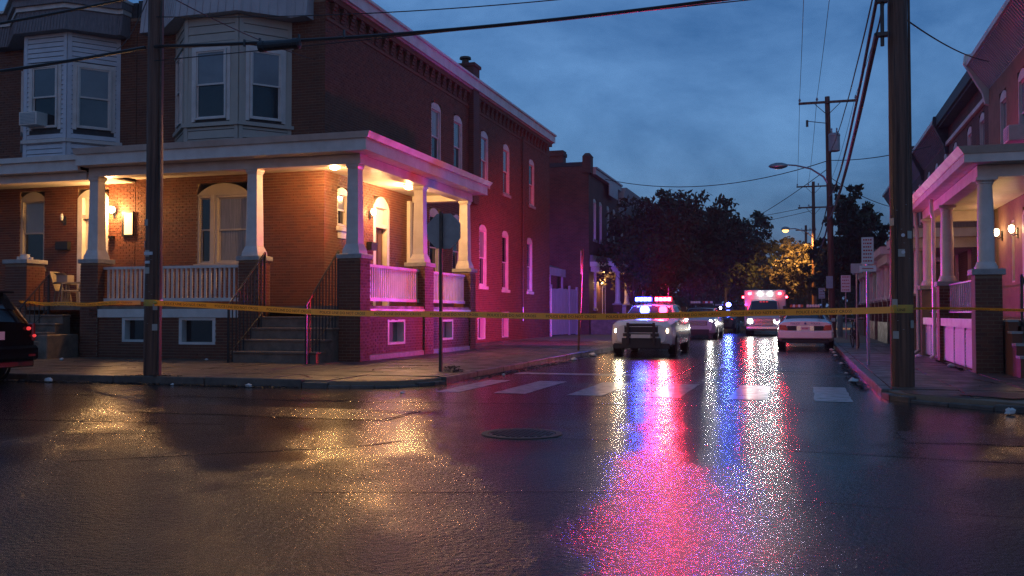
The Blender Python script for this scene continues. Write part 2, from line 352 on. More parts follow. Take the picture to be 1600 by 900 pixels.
m = MB(); m.add([(2.05,15.0,.140),(2.75,14.4,.140),(3.45,14.9,.140),(2.75,15.55,.140)], [(0,1,2,3)]); m.build('red_ramp_panel', M['tactile'], pr)
# the street beyond the houses
m = MB(); m.box(-60,-14.2,47.4,140,-.1,.10); tag(m.build('yard_ground_left', M['walk']), kind='structure')
m = MB(); m.box(6.25,60,23.2,140,-.1,.10); tag(m.build('yard_ground_right', M['walk']), kind='structure')
# crosswalk bars + stop line: worn paint sheets with ragged edges
def paint(x0, x1, y0, y1, parent, name='crosswalk_bar', skew=0):
    m = MB(); n = 10; z = .004
    vl = [(x0+random.uniform(0,.025)+skew*i/n, y0+(y1-y0)*i/n, z) for i in range(n+1)]; vr = [(x1-random.uniform(0,.025)+skew*i/n, y0+(y1-y0)*i/n, z) for i in range(n+1)]
    m.add(vl+vr, [(i, i+n+1, i+n+2, i+1) for i in range(n)]); return m.build(name, M['roadpaint'], parent)
cw = bpy.data.objects.new('crosswalk', None); COL.objects.link(cw); cw.location = (-2.5, 16.2, 0); reg(cw, cw.location); tag(cw, kind='structure')
for x0, wd in ((-5.85,.45),(-4.85,.58),(-3.6,.58),(-2.35,.56),(-1.08,.58),(.17,.56)): paint(x0, x0+wd, 14.75, 17.65, cw)
m = MB(); m.add([(-5.95,19.6,.004),(-2.6,19.62,.004),(-2.6,20.12,.004),(-5.95,20.1,.004)], [(0,1,2,3)]); tag(m.build('stop_line', M['roadpaint']), kind='structure')
# tar seams and the patch edge
def seam(pts, wd):
    P = []
    for (x0,y0),(x1,y1) in zip(pts, pts[1:]):
        n = max(2, int(abs(x1-x0)+abs(y1-y0))*3)
        P += [(x0+(x1-x0)*i/n, y0+(y1-y0)*i/n) for i in range(n)]
    P.append(pts[-1]); m = MB(); v = []
    for i, (x, y) in enumerate(P):
        o = random.uniform(-.018,.018); h = wd*random.uniform(.35, 1)/2; d = Vector((P[min(i+1,len(P)-1)][0]-P[max(i-1,0)][0], P[min(i+1,len(P)-1)][1]-P[max(i-1,0)][1])).normalized()
        v += [(x-d.y*(o+h), y+d.x*(o+h), .005), (x-d.y*(o-h), y+d.x*(o-h), .005)]
    m.add(v, [(2*i, 2*i+1, 2*i+3, 2*i+2) for i in range(len(P)-1)]); tag(m.build('tar_seam', M['tar']), kind='structure')
seam([(-3.2,9.75),(-1.6,9.6),(1.2,9.25),(3.2,9.1)], .05)
seam([(-9.5,12.9),(-6.8,12.6),(-3,13.4),(-.6,13.55),(.9,13.3)], .06)
seam([(-12.2,12.3),(-10.2,12.7),(-8.2,12.75)], .05)
seam([(-2.2,21.5),(1.0,21.3)], .14); seam([(-2.6,18.6),(.2,18.9)], .05)
seam([(-7.6,8.4),(-6.6,8.9)], .04); seam([(-6.2,6.9),(-4.2,8.4),(-3.9,9.0)], .05)
def crack(pts, z, parent, wd=.018):
    P = []
    for (x0,y0),(x1,y1) in zip(pts, pts[1:]):
        n = max(2, int((abs(x1-x0)+abs(y1-y0))*5)); P += [(x0+(x1-x0)*i/n+random.uniform(-.03,.03), y0+(y1-y0)*i/n+random.uniform(-.03,.03)) for i in range(n)]
    m = MB(); v = []
    for x, y in P: h = wd*random.uniform(.3,1); v += [(x-h,y-h,z),(x+h,y+h,z)]
    m.add(v, [(2*i, 2*i+1, 2*i+3, 2*i+2) for i in range(len(P)-1)]); m.build('pavement_crack', M['tar'], parent)
for pts in ([(-10.5,15.2),(-10.1,16.1),(-9.3,16.4)],[(-9.2,16.2),(-8.4,15.3)],[(-12.6,16.0),(-11.9,16.9),(-12.2,18.2)],[(-8.8,19.5),(-7.9,18.6),(-7.0,18.9)],[(-7.6,21),(-6.6,21.4)],[(-14.2,17.8),(-13.1,18.1)],[(-9.6,17.8),(-8.6,18.1),(-8.2,17.4)]): crack(pts, .141, pl)
for pts in ([(2.6,16.5),(3.1,17.4),(2.9,18.6)],[(1.8,18.6),(2.9,19.0)],[(3.2,15.0),(4.2,15.6),(5.0,15.2)],[(1.4,21.2),(3.0,21.5)],[(2.0,24.0),(3.1,24.5)]): crack(pts, .141, pr)
def patch_sheet(x0,y0,x1,y1,name='road_patch'):
    P = []; n = 9
    for a, b in (((x0,y0),(x1,y0)),((x1,y0),(x1,y1)),((x1,y1),(x0,y1)),((x0,y1),(x0,y0))): P += [(a[0]+(b[0]-a[0])*i/n+random.uniform(-.03,.03), a[1]+(b[1]-a[1])*i/n+random.uniform(-.03,.03), .0035) for i in range(n)]
    m = MB(); m.add(P, [tuple(range(len(P)))]); tag(m.build(name, M['patch'], None), kind='structure')
patch_sheet(-8.6,10.6,-4.9,11.7); patch_sheet(1.0,10.4,4.2,11.3); patch_sheet(-2.2,22,0.2,23.2)
seam([(-8.65,10.55),(-4.85,10.55),(-4.85,11.75)],.05); seam([(.95,10.35),(4.25,10.35)],.05); seam([(-3.4,6.2),(-1.0,7.0),(2.2,6.7)],.035); seam([(-2.55,18),(-2.5,24),(-2.6,40)],.05); seam([(-14,9.6),(-10,9.3),(-6.5,9.7)],.05)
# manhole
t = thing('manhole_cover', (-2.9, 9.86, 0), 'round dark iron manhole cover set in the wet asphalt in front of the crosswalk', 'manhole cover')
m = MB(); m.lathe([(.44,0),(.44,.008),(.37,.008),(.37,.002)], 28, (-2.9,9.86,.001), cap=False); m.build('rim', M['rust'], t)
m = MB(); m.lathe([(.362,0),(.362,.006)], 28, (-2.9,9.86,.001)); cover = m.build('lid', M['iron'], t)
m = MB()
for i in range(-5, 6):
    for j in range(-5, 6):
        x, y = i*.062, j*.062
        if x*x+y*y < .33**2: m.box(-2.9+x-.02, -2.9+x+.02, 9.86+y-.02, 9.86+y+.02, .007, .014)
tag(m.build('stud', M['iron'], t), kind='stuff')

# ------------------------------------------------------------------ building helpers
def cells(a0, a1, c0, c1, ops):
    A = sorted({a0, a1, *[min(max(x, a0), a1) for o in ops for x in o[:2]]}); C = sorted({c0, c1, *[min(max(x, c0), c1) for o in ops for x in o[2:4]]})
    for i in range(len(A)-1):
        for j in range(len(C)-1):
            ca, cc_ = (A[i]+A[i+1])/2, (C[j]+C[j+1])/2
            if not any(o[0] < ca < o[1] and o[2] < cc_ < o[3] for o in ops): yield A[i], A[i+1], C[j], C[j+1]
def wall_core(mb, a0, a1, c0, c1, ops, th=.28, off=0):
    for q in cells(a0, a1, c0, c1, ops): mb.box(q[0], q[1], -th, off, q[2], q[3])
def bricks(mb, a0, a1, c0, c1, ops=(), proud=.012, bl=.200, bh=.060, pitch=.076, depth=.02, rnd=.003, collect=None):
    """running-bond brick faces standing proud of a wall core (frame: a along, b outward, c up)"""
    n = int((c1-c0)/pitch); jt = .016
    for j in range(n):
        z0 = c0+j*pitch+.006; z1 = z0+bh; zm = (z0+z1)/2
        iv = [(a0, a1)]
        for o in ops:
            if o[2] < zm < o[3]:
                nv = []
                for s, e in iv:
                    if o[0] > s: nv.append((s, min(e, o[0])))
                    if o[1] < e: nv.append((max(s, o[1]), e))
                iv = [q for q in nv if q[1]-q[0] > .02]
        off = (bl+jt)/2 if j % 2 else 0
        for s, e in iv:
            k = math.floor((s-a0-off)/(bl+jt))
            x = a0+off+k*(bl+jt)
            while x < e:
                p, q = max(x, s), min(x+bl, e)
                if q-p > .03:
                    b = proud+random.uniform(-rnd, rnd)
                    if collect is not None: collect.append((p, q, b, z0, z1))
                    else: mb.add([(p,0,z0),(q,0,z0),(q,0,z1),(p,0,z1),(p,b,z0),(q,b,z0),(q,b,z1),(p,b,z1)],
                            [(4,5,6,7),(0,1,5,4),(1,2,6,5),(2,3,7,6),(3,0,4,7)])
                x += bl+jt
_UB = None
def unit_brick():
    global _UB
    if _UB is None:
        m = MB(); m.box(-.5,.5,-.5,.5,-.5,.5); _UB = bpy.data.meshes.new('brick'); _UB.from_pydata(m.v, [], m.f); _UB.materials.append(M['brick1'])
    return _UB
def brick_objs(lst, P, r, n, parent):
    """each brick of lst an object of its own sharing one mesh"""
    me = unit_brick(); P = Vector(P); r = Vector(r); n = Vector(n); ang = math.atan2(r.y, r.x)
    for p, q, b, z0, z1 in lst:
        o = bpy.data.objects.new('brick', me); COL.objects.link(o)
        c = P + r*((p+q)/2) + n*(b-.03) + Vector((0,0,(z0+z1)/2)); place(o, c, parent)
        o.rotation_euler = (0,0,ang); o.scale = (q-p, .06, z1-z0)
# per-object brick colour for the single bricks
mm = M['brick'].copy(); mm.name = 'brick_red_single'; M['brick1'] = mm
tt = mm.node_tree
oi = tt.nodes.new('ShaderNodeObjectInfo')
for l in list(tt.links):
    if l.from_socket.name == 'Random Per Island': s_ = l.to_socket; tt.links.remove(l); tt.links.new(oi.outputs['Random'], s_)
def arch_poly(w_, c0, rise, n=10, inset=0):
    h = w_/2-inset; R = (h*h+rise*rise)/(2*rise); a = math.asin(min(1, h/R)); cz = c0+rise-R
    return [(R*math.sin(-a+2*a*i/n), cz+R*math.cos(-a+2*a*i/n)) for i in range(n+1)]
def window(parent, P, r, n, w_, h, mat='white', arch=0, sill=True, top='blind', bot='glass', fw=.075, deep=.10, mull=True, head=.0, name='window', sillm=None):
    """sash window; P = centre of its foot on the outer wall face"""
    mat = M[mat] if isinstance(mat, str) else mat
    f = MB(P, r, n); H = h-arch; a = w_/2
    f.box(-a, -a+fw, -deep-.06, -.012, 0, H); f.box(a-fw, a, -deep-.06, -.012, 0, H); f.box(-a+fw, a-fw, -deep-.06, -.014, H-fw, H)
    f.box(-a+fw, a-fw, -deep-.06, -.016, 0, fw*.8)
    if arch:
        ap = arch_poly(w_, H, arch); f.prism([(-a, H)]+[(x, z+.0) for x, z in ap][::1][::-1][::-1]+[(a, H)] if False else [(-a, H), (a, H)]+[(x, z) for x, z in ap[::-1][1:-1]], -deep, -.010)
    o = f.build(name, mat, parent)
    i0, i1 = -a+fw, a-fw; mid = (fw*.8+H-fw)/2
    s = MB(P, r, n)
    for x0, x1, z0, z1, b in ((i0, i1, mid-.02, H-fw, -deep+.03), (i0, i1, fw*.8, mid+.02, -deep-.005)):
        s.box(x0, x0+.04, b-.03, b, z0, z1); s.box(x1-.04, x1, b-.03, b, z0, z1); s.box(x0+.04, x1-.04, b-.03, b, z1-.04, z1); s.box(x0+.04, x1-.04, b-.03, b, z0, z0+.045)
    s.build('sash', mat, o)
    p = MB(P, r, n); p.box(i0+.04, i1-.04, -deep-.015, -deep+.012, mid+.025, H-fw-.04); p.build('pane', M[top], o)
    p = MB(P, r, n); p.box(i0+.04, i1-.04, -deep-.05, -deep-.022, fw*.8+.045, mid-.02); p.build('pane', M[bot], o)
    if sill:
        q = MB(P, r, n); q.box(-a-.08, a+.08, -deep, .06, -.13, -.002); q.build('sill', sillm or M['stone'], o, bevel=.008)
    return o
def bwin(parent, P, r, n, w_, h, name='basement_window', lit=None):
    f = MB(P, r, n); a = w_/2; t = .09
    f.box(-a,-a+t,-.22,.015,0,h); f.box(a-t,a,-.22,.015,0,h); f.box(-a+t,a-t,-.22,.012,h-t*.7,h); f.box(-a+t,a-t,-.22,.018,0,t*.7)
    o = f.build(name, M['white'], parent)
    p = MB(P, r, n); p.box(-a+t, a-t, -.24, -.19, t*.7, h-t*.7); p.build('pane', M[lit or 'glass'], o)
    return o
def column(parent, x, y, z0, z1, s0=.165, s1=.138, round_=False):
    m = MB()
    if round_:
        m.lathe([(s1*1.1, z0+.14), (s1*1.08, z0+1.0), (s1*.92, z1-.12)], 18, (x, y, 0), cap=False)
        o = m.build('column', M['white'], parent, smooth=True)
        b = MB(); b.lathe([(s1*1.45, z0),(s1*1.5, z0+.04),(s1*1.32, z0+.09),(s1*1.2, z0+.14)], 18, (x,y,0)); b.build('column_base', M['white'], o, smooth=True)
        c = MB(); c.lathe([(s1*.95, z1-.13),(s1*1.05,z1-.12),(s1*1.05,z1-.10),(s1*1.3,z1-.06)], 18, (x,y,0)); c.box(x-s1*1.35,x+s1*1.35,y-s1*1.35,y+s1*1.35,z1-.06,z1-.002); c.build('column_cap', M['white'], o)
    else:
        m.taper(x, y, z0+.26, z1-.12, s0, s0, s1, s1); o = m.build('column', M['white'], parent, bevel=.006)
        b = MB(); b.taper(x, y, z0, z0+.10, s0*1.42, s0*1.42, s0*1.36, s0*1.36); b.taper(x, y, z0+.10, z0+.26, s0*1.36, s0*1.36, s0*1.003, s0*1.003); b.build('column_base', M['white'], o)
        c = MB(); c.taper(x, y, z1-.12, z1-.05, s1*1.003, s1*1.003, s1*1.22, s1*1.22); c.box(x-s1*1.25,x+s1*1.25,y-s1*1.25,y+s1*1.25,z1-.05,z1-.002); c.build('column_cap', M['white'], o)
    return o
def pier(parent, x0, x1, y0, y1, z0, z1, single=(), stuffmb=None, cap=.12):
    """brick pier with a stone cap; faces named in single get bricks as objects, others go to stuffmb"""
    m = MB(); m.box(x0, x1, y0, y1, z0, z1-cap); o = m.build('brick_pier', M['mortar'], parent)
    F = {'s': ((x0,y0,0),(1,0,0),(0,-1,0),x1-x0), 'n': ((x0,y1,0),(1,0,0),(0,1,0),x1-x0), 'e': ((x1,y0,0),(0,1,0),(1,0,0),y1-y0), 'w': ((x0,y0,0),(0,1,0),(-1,0,0),y1-y0)}
    for k, (P, r, n, L) in F.items():
        if k in single:
            ls = []; bricks(None, 0, L, z0, z1-cap, collect=ls); brick_objs(ls, P, r, n, o)
        elif stuffmb is not None:
            stuffmb.fr(P, r, n); bricks(stuffmb, 0, L, z0, z1-cap)
    c = MB(); c.box(x0-.06, x1+.06, y0-.06, y1+.06, z1-cap, z1); c.build('pier_cap', M['stone'], o, bevel=.012)
    return o
def railing(parent, p, q, zb, zt, sp=.145, mat='white', bw=.026, slim=False):
    """straight railing from p to q (x,y) with single balusters sharing one mesh"""
    p, q = Vector((*p, 0)), Vector((*q, 0)); L = (q-p).length; r = (q-p)/L; n = Vector((-r.y, r.x, 0))
    m = MB(p, r, n); h = .02 if slim else .05
    m.box(0, L, -h, h, zt-.07 if not slim else zt-.03, zt); o = m.build('railing', M[mat], parent)
    b = MB(p, r, n); b.box(0, L, -h*.8, h*.8, zb, zb+(.09 if not slim else .03)); b.build('bottom_rail', M[mat], o)
    k = int(L/sp); z0 = zb+(.09 if not slim else .03); z1 = zt-(.07 if not slim else .03); me = None
    for i in range(1, k+1):
        a = L*i/(k+1)
        if me is None:
            b = MB(p, r, n); b.box(a-bw, a+bw, -bw, bw, z0, z1); ob = b.build('baluster', M[mat], o); me = ob.data
        else:
            ob = bpy.data.objects.new('baluster', me); COL.objects.link(ob); place(ob, p+r*a+Vector((0,0,z0)), o)
    return o
def stair(parent, x0, x1, y_top, z_top, n, rise, run, zg, name='stairs', mat='step'):
    o = None
    for i in range(n):              # i=0 : lowest tread
        yf = y_top-run*(n-i); z = z_top-rise*(n-i)
        m = MB(); m.box(x0, x1, yf, yf+run-.003 if i < n-1 else y_top, zg, z-.05)
        if o is None: o = m.build(name, M[mat], parent)
        else: m.build('riser', M[mat], o)
        t = MB(); t.box(x0-.03, x1+.03, yf-.04, yf+run+.01 if i < n-1 else y_top, z-.05, z); t.build('tread', M[mat], o, bevel=.008)
    return o
def handrail(parent, x, pts, mat='iron', foot=None, n=9):
    """sloping iron handrail in the plane X=x; pts=[(y,ztop)...], foot(y) gives the height its bars stand on"""
    m = MB(); m.tube([(x, y, z) for y, z in pts], .022, 6); o = m.build('handrail', M[mat], parent)
    b = MB(); b.tube([(x, y, foot(y)+.18) for y, z in (pts[0], pts[-1])], .014, 6); b.build('lower_rail', M[mat], o)
    for i in range(n+1):
        f = i/n; y = pts[0][0]+(pts[-1][0]-pts[0][0])*f; z = pts[0][1]+(pts[-1][1]-pts[0][1])*f
        s = MB(); R = .022 if i in (0, n) else .011; s.box(x-R, x+R, y-R, y+R, foot(y), z); s.build('newel_post' if i in (0, n) else 'bar', M[mat], o)
    return o
# ------------------------------------------------------------------ corner house (left)
XW, YF, YE, XL = -12.4, 23.1, 47.2, -18.5
ch = thing('corner_house', (-14.5, 30, 0), 'brick corner row house with lit wrap-around white porch, steps and beige bay window', 'house')
SO = [(y-YF-.48, y-YF+.48, z0, z1) for y, z0, z1 in [(31.35,6.6,8.83),(33.6,6.6,8.82),(36.75,6.6,8.8),(39.75,6.55,8.77),(43.85,6.5,8.75),(36.55,2.42,4.95),(39.6,2.35,4.95),(43.5,2.35,4.93),(31.2,2.45,5.04),(33.5,2.45,5.04),(36.35,.26,1.17),(39.55,.26,1.17)]]
SO += [(26.75-YF-.58, 26.75-YF+.58, 1.5, 4.9), (24.2-YF-.35, 24.2-YF+.35, 3.75, 4.88)]
FO = [(-16.42-XL, -14.72-XL, 2.7, 5.0)]
m = MB((XW, YF, 0), (0,1,0), (1,0,0)); wall_core(m, .28, YE-YF, .05, 9.95, SO)
m.fr((XL, YF, 0), (1,0,0), (0,-1,0)); wall_core(m, 0, XW-XL, .05, 9.95, FO)
m.fr((0,0,0), (1,0,0), (0,1,0)); m.box(XL, XW-.1, YE-.28, YE-.002, .05, 9.94); m.box(XL, XL+.2, YF+.29, YE-.29, .05, 9.93)
m.build('wall', M['mortar'], ch)
SB = MB((XW, YF, 0), (0,1,0), (1,0,0)); bricks(SB, -.0, YE-YF, .13, 9.9, SO+[(YF-YF-1, 0, 0, 0)])
SB.fr((XL, YF, 0), (1,0,0), (0,-1,0)); bricks(SB, 0, XW-XL+.012, .13, 9.9, FO)
# corbel table + string course of the side wall
SB.fr((XW, YF, 0), (0,1,0), (1,0,0))
a = .3
while a < YE-YF-.3:
    for k in range(4): SB.box(a, a+.21, 0, .045+.028*k, 9.50+k*.1, 9.50+k*.1+.092)
    a += .56
m = MB((XW, YF, 0), (0,1,0), (1,0,0)); m.box(0, YE-YF, -.0, .04, 9.36, 9.44); m.box(-.05, YE-YF, .0, .155, 9.90, 10.06); m.build('string_course', M['brick'], ch)
m = MB(); m.box(XW+.0, XW+.30, YF-.1, YE+.1, 10.10, 10.44); m.box(XW, XW+.37, YF-.15, YE+.14, 10.445, 10.52); m.box(XW, XW+.2, YF-.05, YE+.06, 10.062, 10.098); m.build('roof_cornice', M['white'], ch)
m = MB(); m.box(XL, XW-.01, YF+.02, YE-.01, 9.96, 10.46); m.build('roof', M['roofing'], ch)
def chimney(parent, x0, x1, y0, y1, z0, z1, pot=True, mat='brick', name='chimney'):
    m = MB(); m.box(x0,x1,y0,y1,z0,z1-.32); m.box(x0-.06,x1+.06,y0-.06,y1+.06,z1-.32,z1-.12); m.box(x0-.02,x1+.02,y0-.02,y1+.02,z1-.12,z1)
    o = m.build(name, M[mat], parent)
    if pot:
        p = MB(); c = ((x0+x1)/2,(y0+y1)/2,0); p.lathe([(.15,z1),(.14,z1+.16),(.12,z1+.16),(.12,z1+.20),(.22,z1+.21),(.20,z1+.27),(.02,z1+.31)], 12, c); p.build('chimney_pot', M['rust'], o, smooth=True)
    return o
chm = MB(); chm.box(XW+.014, XW+.22, 34.75, 35.45, 5.6, 11.0)
chm.box(XW-.6, XW+.012, 34.75, 35.45, 10.53, 11.0); chm.box(XW-.66, XW+.28, 34.69, 35.51, 11.0, 11.12); o = chm.build('chimney', M['fby'], ch)
p = MB(); p.lathe([(.16,11.12),(.14,11.30),(.12,11.30),(.12,11.36),(.24,11.37),(.22,11.45),(.02,11.5)], 12, (XW-.25,35.1,0)); p.build('chimney_pot', M['rust'], o, smooth=True)
chimney(ch, -14.4, -13.7, 27.6, 28.3, 10.46, 12.0, False, 'fbx')
m = MB(); m.tube([(XW+.07,42.13,1.6),(XW+.07,42.13,9.5)], .045, 8); dsp = m.build('downspout', M['rust'], ch)
m = MB(); m.tube([(XW+.075,42.13,.95),(XW+.075,42.13,1.6)], .04, 8); m.build('downspout_foot', M['galv'], dsp)
# side windows
E_ = (1,0,0)
for y, z0, z1 in [(31.35,6.6,8.83),(33.6,6.6,8.82),(36.75,6.6,8.8),(39.75,6.55,8.77),(43.85,6.5,8.75),(36.55,2.42,4.95),(39.6,2.35,4.95),(43.5,2.35,4.93),(31.2,2.45,5.04),(33.5,2.45,5.04)]:
    window(ch, (XW, y, z0), (0,1,0), E_, .96, z1-z0, arch=.2, sillm=M['white'] if z0 < 3 else M['stone'], top={36.75:'blind',31.35:'blind2',43.5:'blind3',36.55:'blind2',39.75:'blind3',33.6:'blind3'}.get(y,'glass'), bot='blind3' if y in (36.75,43.85) else 'glass')
for y in (36.35, 39.55):
    bwin(ch, (XW, y, .26), (0,1,0), E_, .96, .91)
    m = MB((XW, y, 1.17), (0,1,0), E_); m.box(-.52,.52,0.013,.05,.0,.2); m.build('window_lintel', M['white'], ch)
window(ch, (XW, 24.2, 3.75), (0,1,0), E_, .70, 1.12, arch=.14, sillm=M['white'], top='blind')
m = MB((XW, 24.2, 3.42), (0,1,0), E_); m.box(-.34,.34,.013,.03,0,.2); m.build('window_apron', M['white'], ch)
def door(parent, P, r, n, w_, h, arch=.28, lit=False, glass=False, leafmat='doorwood', name='door'):
    f = MB(P, r, n); a = w_/2; H = h-arch; t = .17
    f.box(-a,-a+t,-.24,.02,0,H); f.box(a-t,a,-.24,.02,0,H); f.box(-a+t,a-t,-.24,.015,H-.62,H-.50)
    f.prism([(-a, H), (a, H)]+[(x, z) for x, z in arch_poly(w_, H, arch)[::-1][1:-1]], -.2, .017)
    f.box(-a+t,a-t,-.24,-.1,H-.50,H-.001)
    o = f.build('door_frame', M['white'], parent)
    d = MB(P, r, n); d.box(-a+t+.005, a-t-.005, -.20, -.14, .02, H-.63); dd = d.build(name, M[leafmat], o)
    q = MB(P, r, n); wq = a-t-.14
    if glass: q.box(-wq, wq, -.139, -.128, .95, H-.80); q.box(-wq, wq, -.139, -.128, .25, .85); q.build('door_pane', M['glass'], o)
    else:
        for z0, z1 in ((.2,.9),(1.05,H-.8)): q.box(-wq, -.03, -.139, -.125, z0, z1); q.box(.03, wq, -.139, -.125, z0, z1)
        q.build('door_panel', M[leafmat], o)
    h_ = MB(P, r, n); h_.lathe([(.0,0),(.035,.01),(.03,.05),(.012,.06)], 8, (a-t-.09,-.13,1.05)); h_.build('door_handle', M['chrome'], o)
    return o
door(ch, (XW, 26.75, 1.5), (0,1,0), E_, 1.16, 3.4, arch=.34)
# front window group on the porch
f = MB((-15.57, YF, 2.7), (1,0,0), (0,-1,0)); ap = arch_poly(1.70, 1.95, .34)
f.prism([(-.85,1.95),(.85,1.95)]+[(x, z) for x, z in ap[::-1][1:-1]], -.12, .016); f.box(-.38,-.28,-.13,.014,0,1.95); g_ = f.build('window_surround', M['cream'], ch)
window(ch, (-15.57-.61, YF, 2.7), (1,0,0), (0,-1,0), .46, 1.95, mat='cream', sill=False, fw=.06, top='glass')
window(ch, (-15.57+.29, YF, 2.7), (1,0,0), (0,-1,0), 1.12, 1.95, mat='cream', sill=False, top='blind2', bot='blind2')
m = MB((-15.57, YF, 2.6), (1,0,0), (0,-1,0)); m.box(-.92,.92,-.05,.07,0,.098); m.build('sill', M['cream'], ch)
# bay windows
def bay(parent, xs, yw, yf, z0, z1, mat, wins, pitch, zones, wz, sillz, wtop, headtrim=None):
    xl0, xl1, xr1, xr0 = xs; pts = [(xl0,yw),(xl1,yf),(xr1,yf),(xr0,yw)]
    m = MB(); v = [(x,y,z0) for x,y in pts]+[(x,y,z1) for x,y in pts]; m.add(v, [(0,1,5,4),(1,2,6,5),(2,3,7,6),(3,2,1,0),(4,5,6,7)])
    b = m.build('bay_window', M['roofing'], parent)  # dark core shows in the board gaps as painted lap shadow
    for k in range(3):
        p, q = Vector((*pts[k],0)), Vector((*pts[k+1],0)); L = (q-p).length; r = (q-p)/L; n = Vector((r.y,-r.x,0))
        c = MB(p, r, n); c.box(-.0,.11,.002,.035,z0,z1); c.box(L-.11,L-.002,.002,.033,z0,z1); c.build('corner_board', mat, b)
        ww, toc, boc = wins[k]; a0, a1 = L/2-ww/2-.09, L/2+ww/2+.09
        for s, e in zones:
            z = s
            while z < e-.03:
                zt_ = min(z+pitch, e) if e-s < 2.29 or pitch < .2 else e
                for x0, x1 in ([(.11, L-.11)] if (zt_ < wz[0]-.05 or z > wz[1]+.06) else [(.11, a0), (a1, L-.11)]):
                    if x1-x0 > .03:
                        o = MB(p, r, n); o.add([(x0,.002,z),(x1,.002,z),(x1,.002,zt_),(x0,.002,zt_),(x0,.032,z+.004),(x1,.032,z+.004),(x1,.010,zt_),(x0,.010,zt_)],
                            [(4,5,6,7),(0,1,5,4),(1,2,6,5),(2,3,7,6),(3,0,4,7)]); o.build('siding_board', mat, b)
                z = zt_+.012
        t = MB(p, r, n); t.box(a0-.02, a0+.085, .003, .045, wz[0]-.05, wz[1]+.09); t.box(a1-.085, a1+.02, .003, .045, wz[0]-.05, wz[1]+.09); t.box(a0+.085, a1-.085, .003, .043, wz[1], wz[1]+.09); t.build('window_trim', M['white'], b)
        P = p + r*(L/2); P.z = wz[0]
        window(parent, P + n*.10, r, n, ww, wz[1]-wz[0], sill=False, top=toc, bot=boc, fw=.05, deep=.07)
        s_ = MB(p, r, n); s_.box(-.05, L+.05, .001, .09, sillz, sillz+.10); s_.build('sill_band', M['white'] if headtrim is None else mat, b)
        if headtrim: s_ = MB(p, r, n); s_.box(-.03, L+.03, .001, .07, headtrim, headtrim+.06); s_.build('head_band', mat, b)
    return pts
bay(ch, (-17.15,-16.06,-14.38,-13.43), YF, 22.0, 5.75, 9.35, M['cream'], [(.75,'blind','glass'),(.98,'blind','glass'),(.88,'blind','glass')], .22, [(5.8,6.34),(6.352,8.648),(8.66,9.35)], (6.55,8.45), 6.36, 'blind', headtrim=8.58)
def mansard(parent, xa, xb, xs, yw, yf, z0, z1, mat, cz, ribs=None, out=.22, lean=.12, cornice=True):
    xl0, xl1, xr1, xr0 = xs
    def plan(o, xo): return [(xa-xo, yw-.12-o),(xl0-.1-o*.4, yw-.12-o),(xl1-o*.41, yf-o),(xr1+o*.41, yf-o),(xr0+.1+o*.4, yw-.12-o),(xb+xo, yw-.12-o)]
    lo, hi = plan(out, 0), plan(out-lean, 0); n = len(lo)
    m = MB(); bl = [(x, yw+.3) for x, y in lo]
    m.add([(x,y,z0) for x,y in lo]+[(x,y,z1) for x,y in hi]+[(x,y,z0) for x,y in bl]+[(x,y,z1) for x,y in bl],
        [(i,i+1,n+i+1,n+i) for i in range(n-1)]+[(2*n+i,2*n+i+1,i+1,i) for i in range(n-1)]+[(n+i,n+i+1,3*n+i+1,3*n+i) for i in range(n-1)]+[(0,n,3*n,2*n),(n-1,2*n+n-1,3*n+n-1,2*n-1)])
    o = m.build('mansard', mat, parent)
    if ribs:
        for i in range(n-1):
            p0, p1 = Vector((*lo[i],z0)), Vector((*lo[i+1],z0)); q0, q1 = Vector((*hi[i],z1)), Vector((*hi[i+1],z1)); L = (p1-p0).length; k = int(L/ribs)
            nn = (p1-p0).cross(q0-p0).normalized()*.018; dr = (p1-p0).normalized()*.012
            for j in range(k+1):
                f = (j+.5)/(k+1); a, b = p0.lerp(p1, f)+Vector((0,0,.01)), q0.lerp(q1, f)-Vector((0,0,.01)); r = MB()
                r.add([tuple(a-dr),tuple(a+dr),tuple(b+dr),tuple(b-dr),tuple(a-dr+nn),tuple(a+dr+nn),tuple(b+dr+nn),tuple(b-dr+nn)], [(4,5,6,7),(0,1,5,4),(1,2,6,5),(2,3,7,6),(3,0,4,7)]); r.build('roof_rib', mat, o)
    if cornice:
        for k, (oo, za, zb, mt) in enumerate([(out-lean+.06, z1+.002, z1+.13, M['white']), (out-lean+.14, z1+.132, z1+.34, mat), (out-lean+.24, z1+.342, z1+.42, M['white'])]):
            c = plan(oo, .03+.03*k); m = MB(); bl = [(x, yw+.3) for x, y in c]
            m.add([(x,y,za) for x,y in c]+[(x,y,zb) for x,y in c]+[(x,y,za) for x,y in bl]+[(x,y,zb) for x,y in bl],
                [(i,i+1,n+i+1,n+i) for i in range(n-1)]+[(2*n+i,2*n+i+1,i+1,i) for i in range(n-1)]+[(n+i,n+i+1,3*n+i+1,3*n+i) for i in range(n-1)]+[(0,n,3*n,2*n),(n-1,2*n+n-1,3*n+n-1,2*n-1)])
            m.build('mansard_cornice', mt, parent)
mansard(ch, -18.1, -12.75, (-17.15,-16.06,-14.38,-13.43), YF, 22.0, 9.35, 10.55, M['panel'], 10.6, ribs=.27, out=.30, lean=.16)
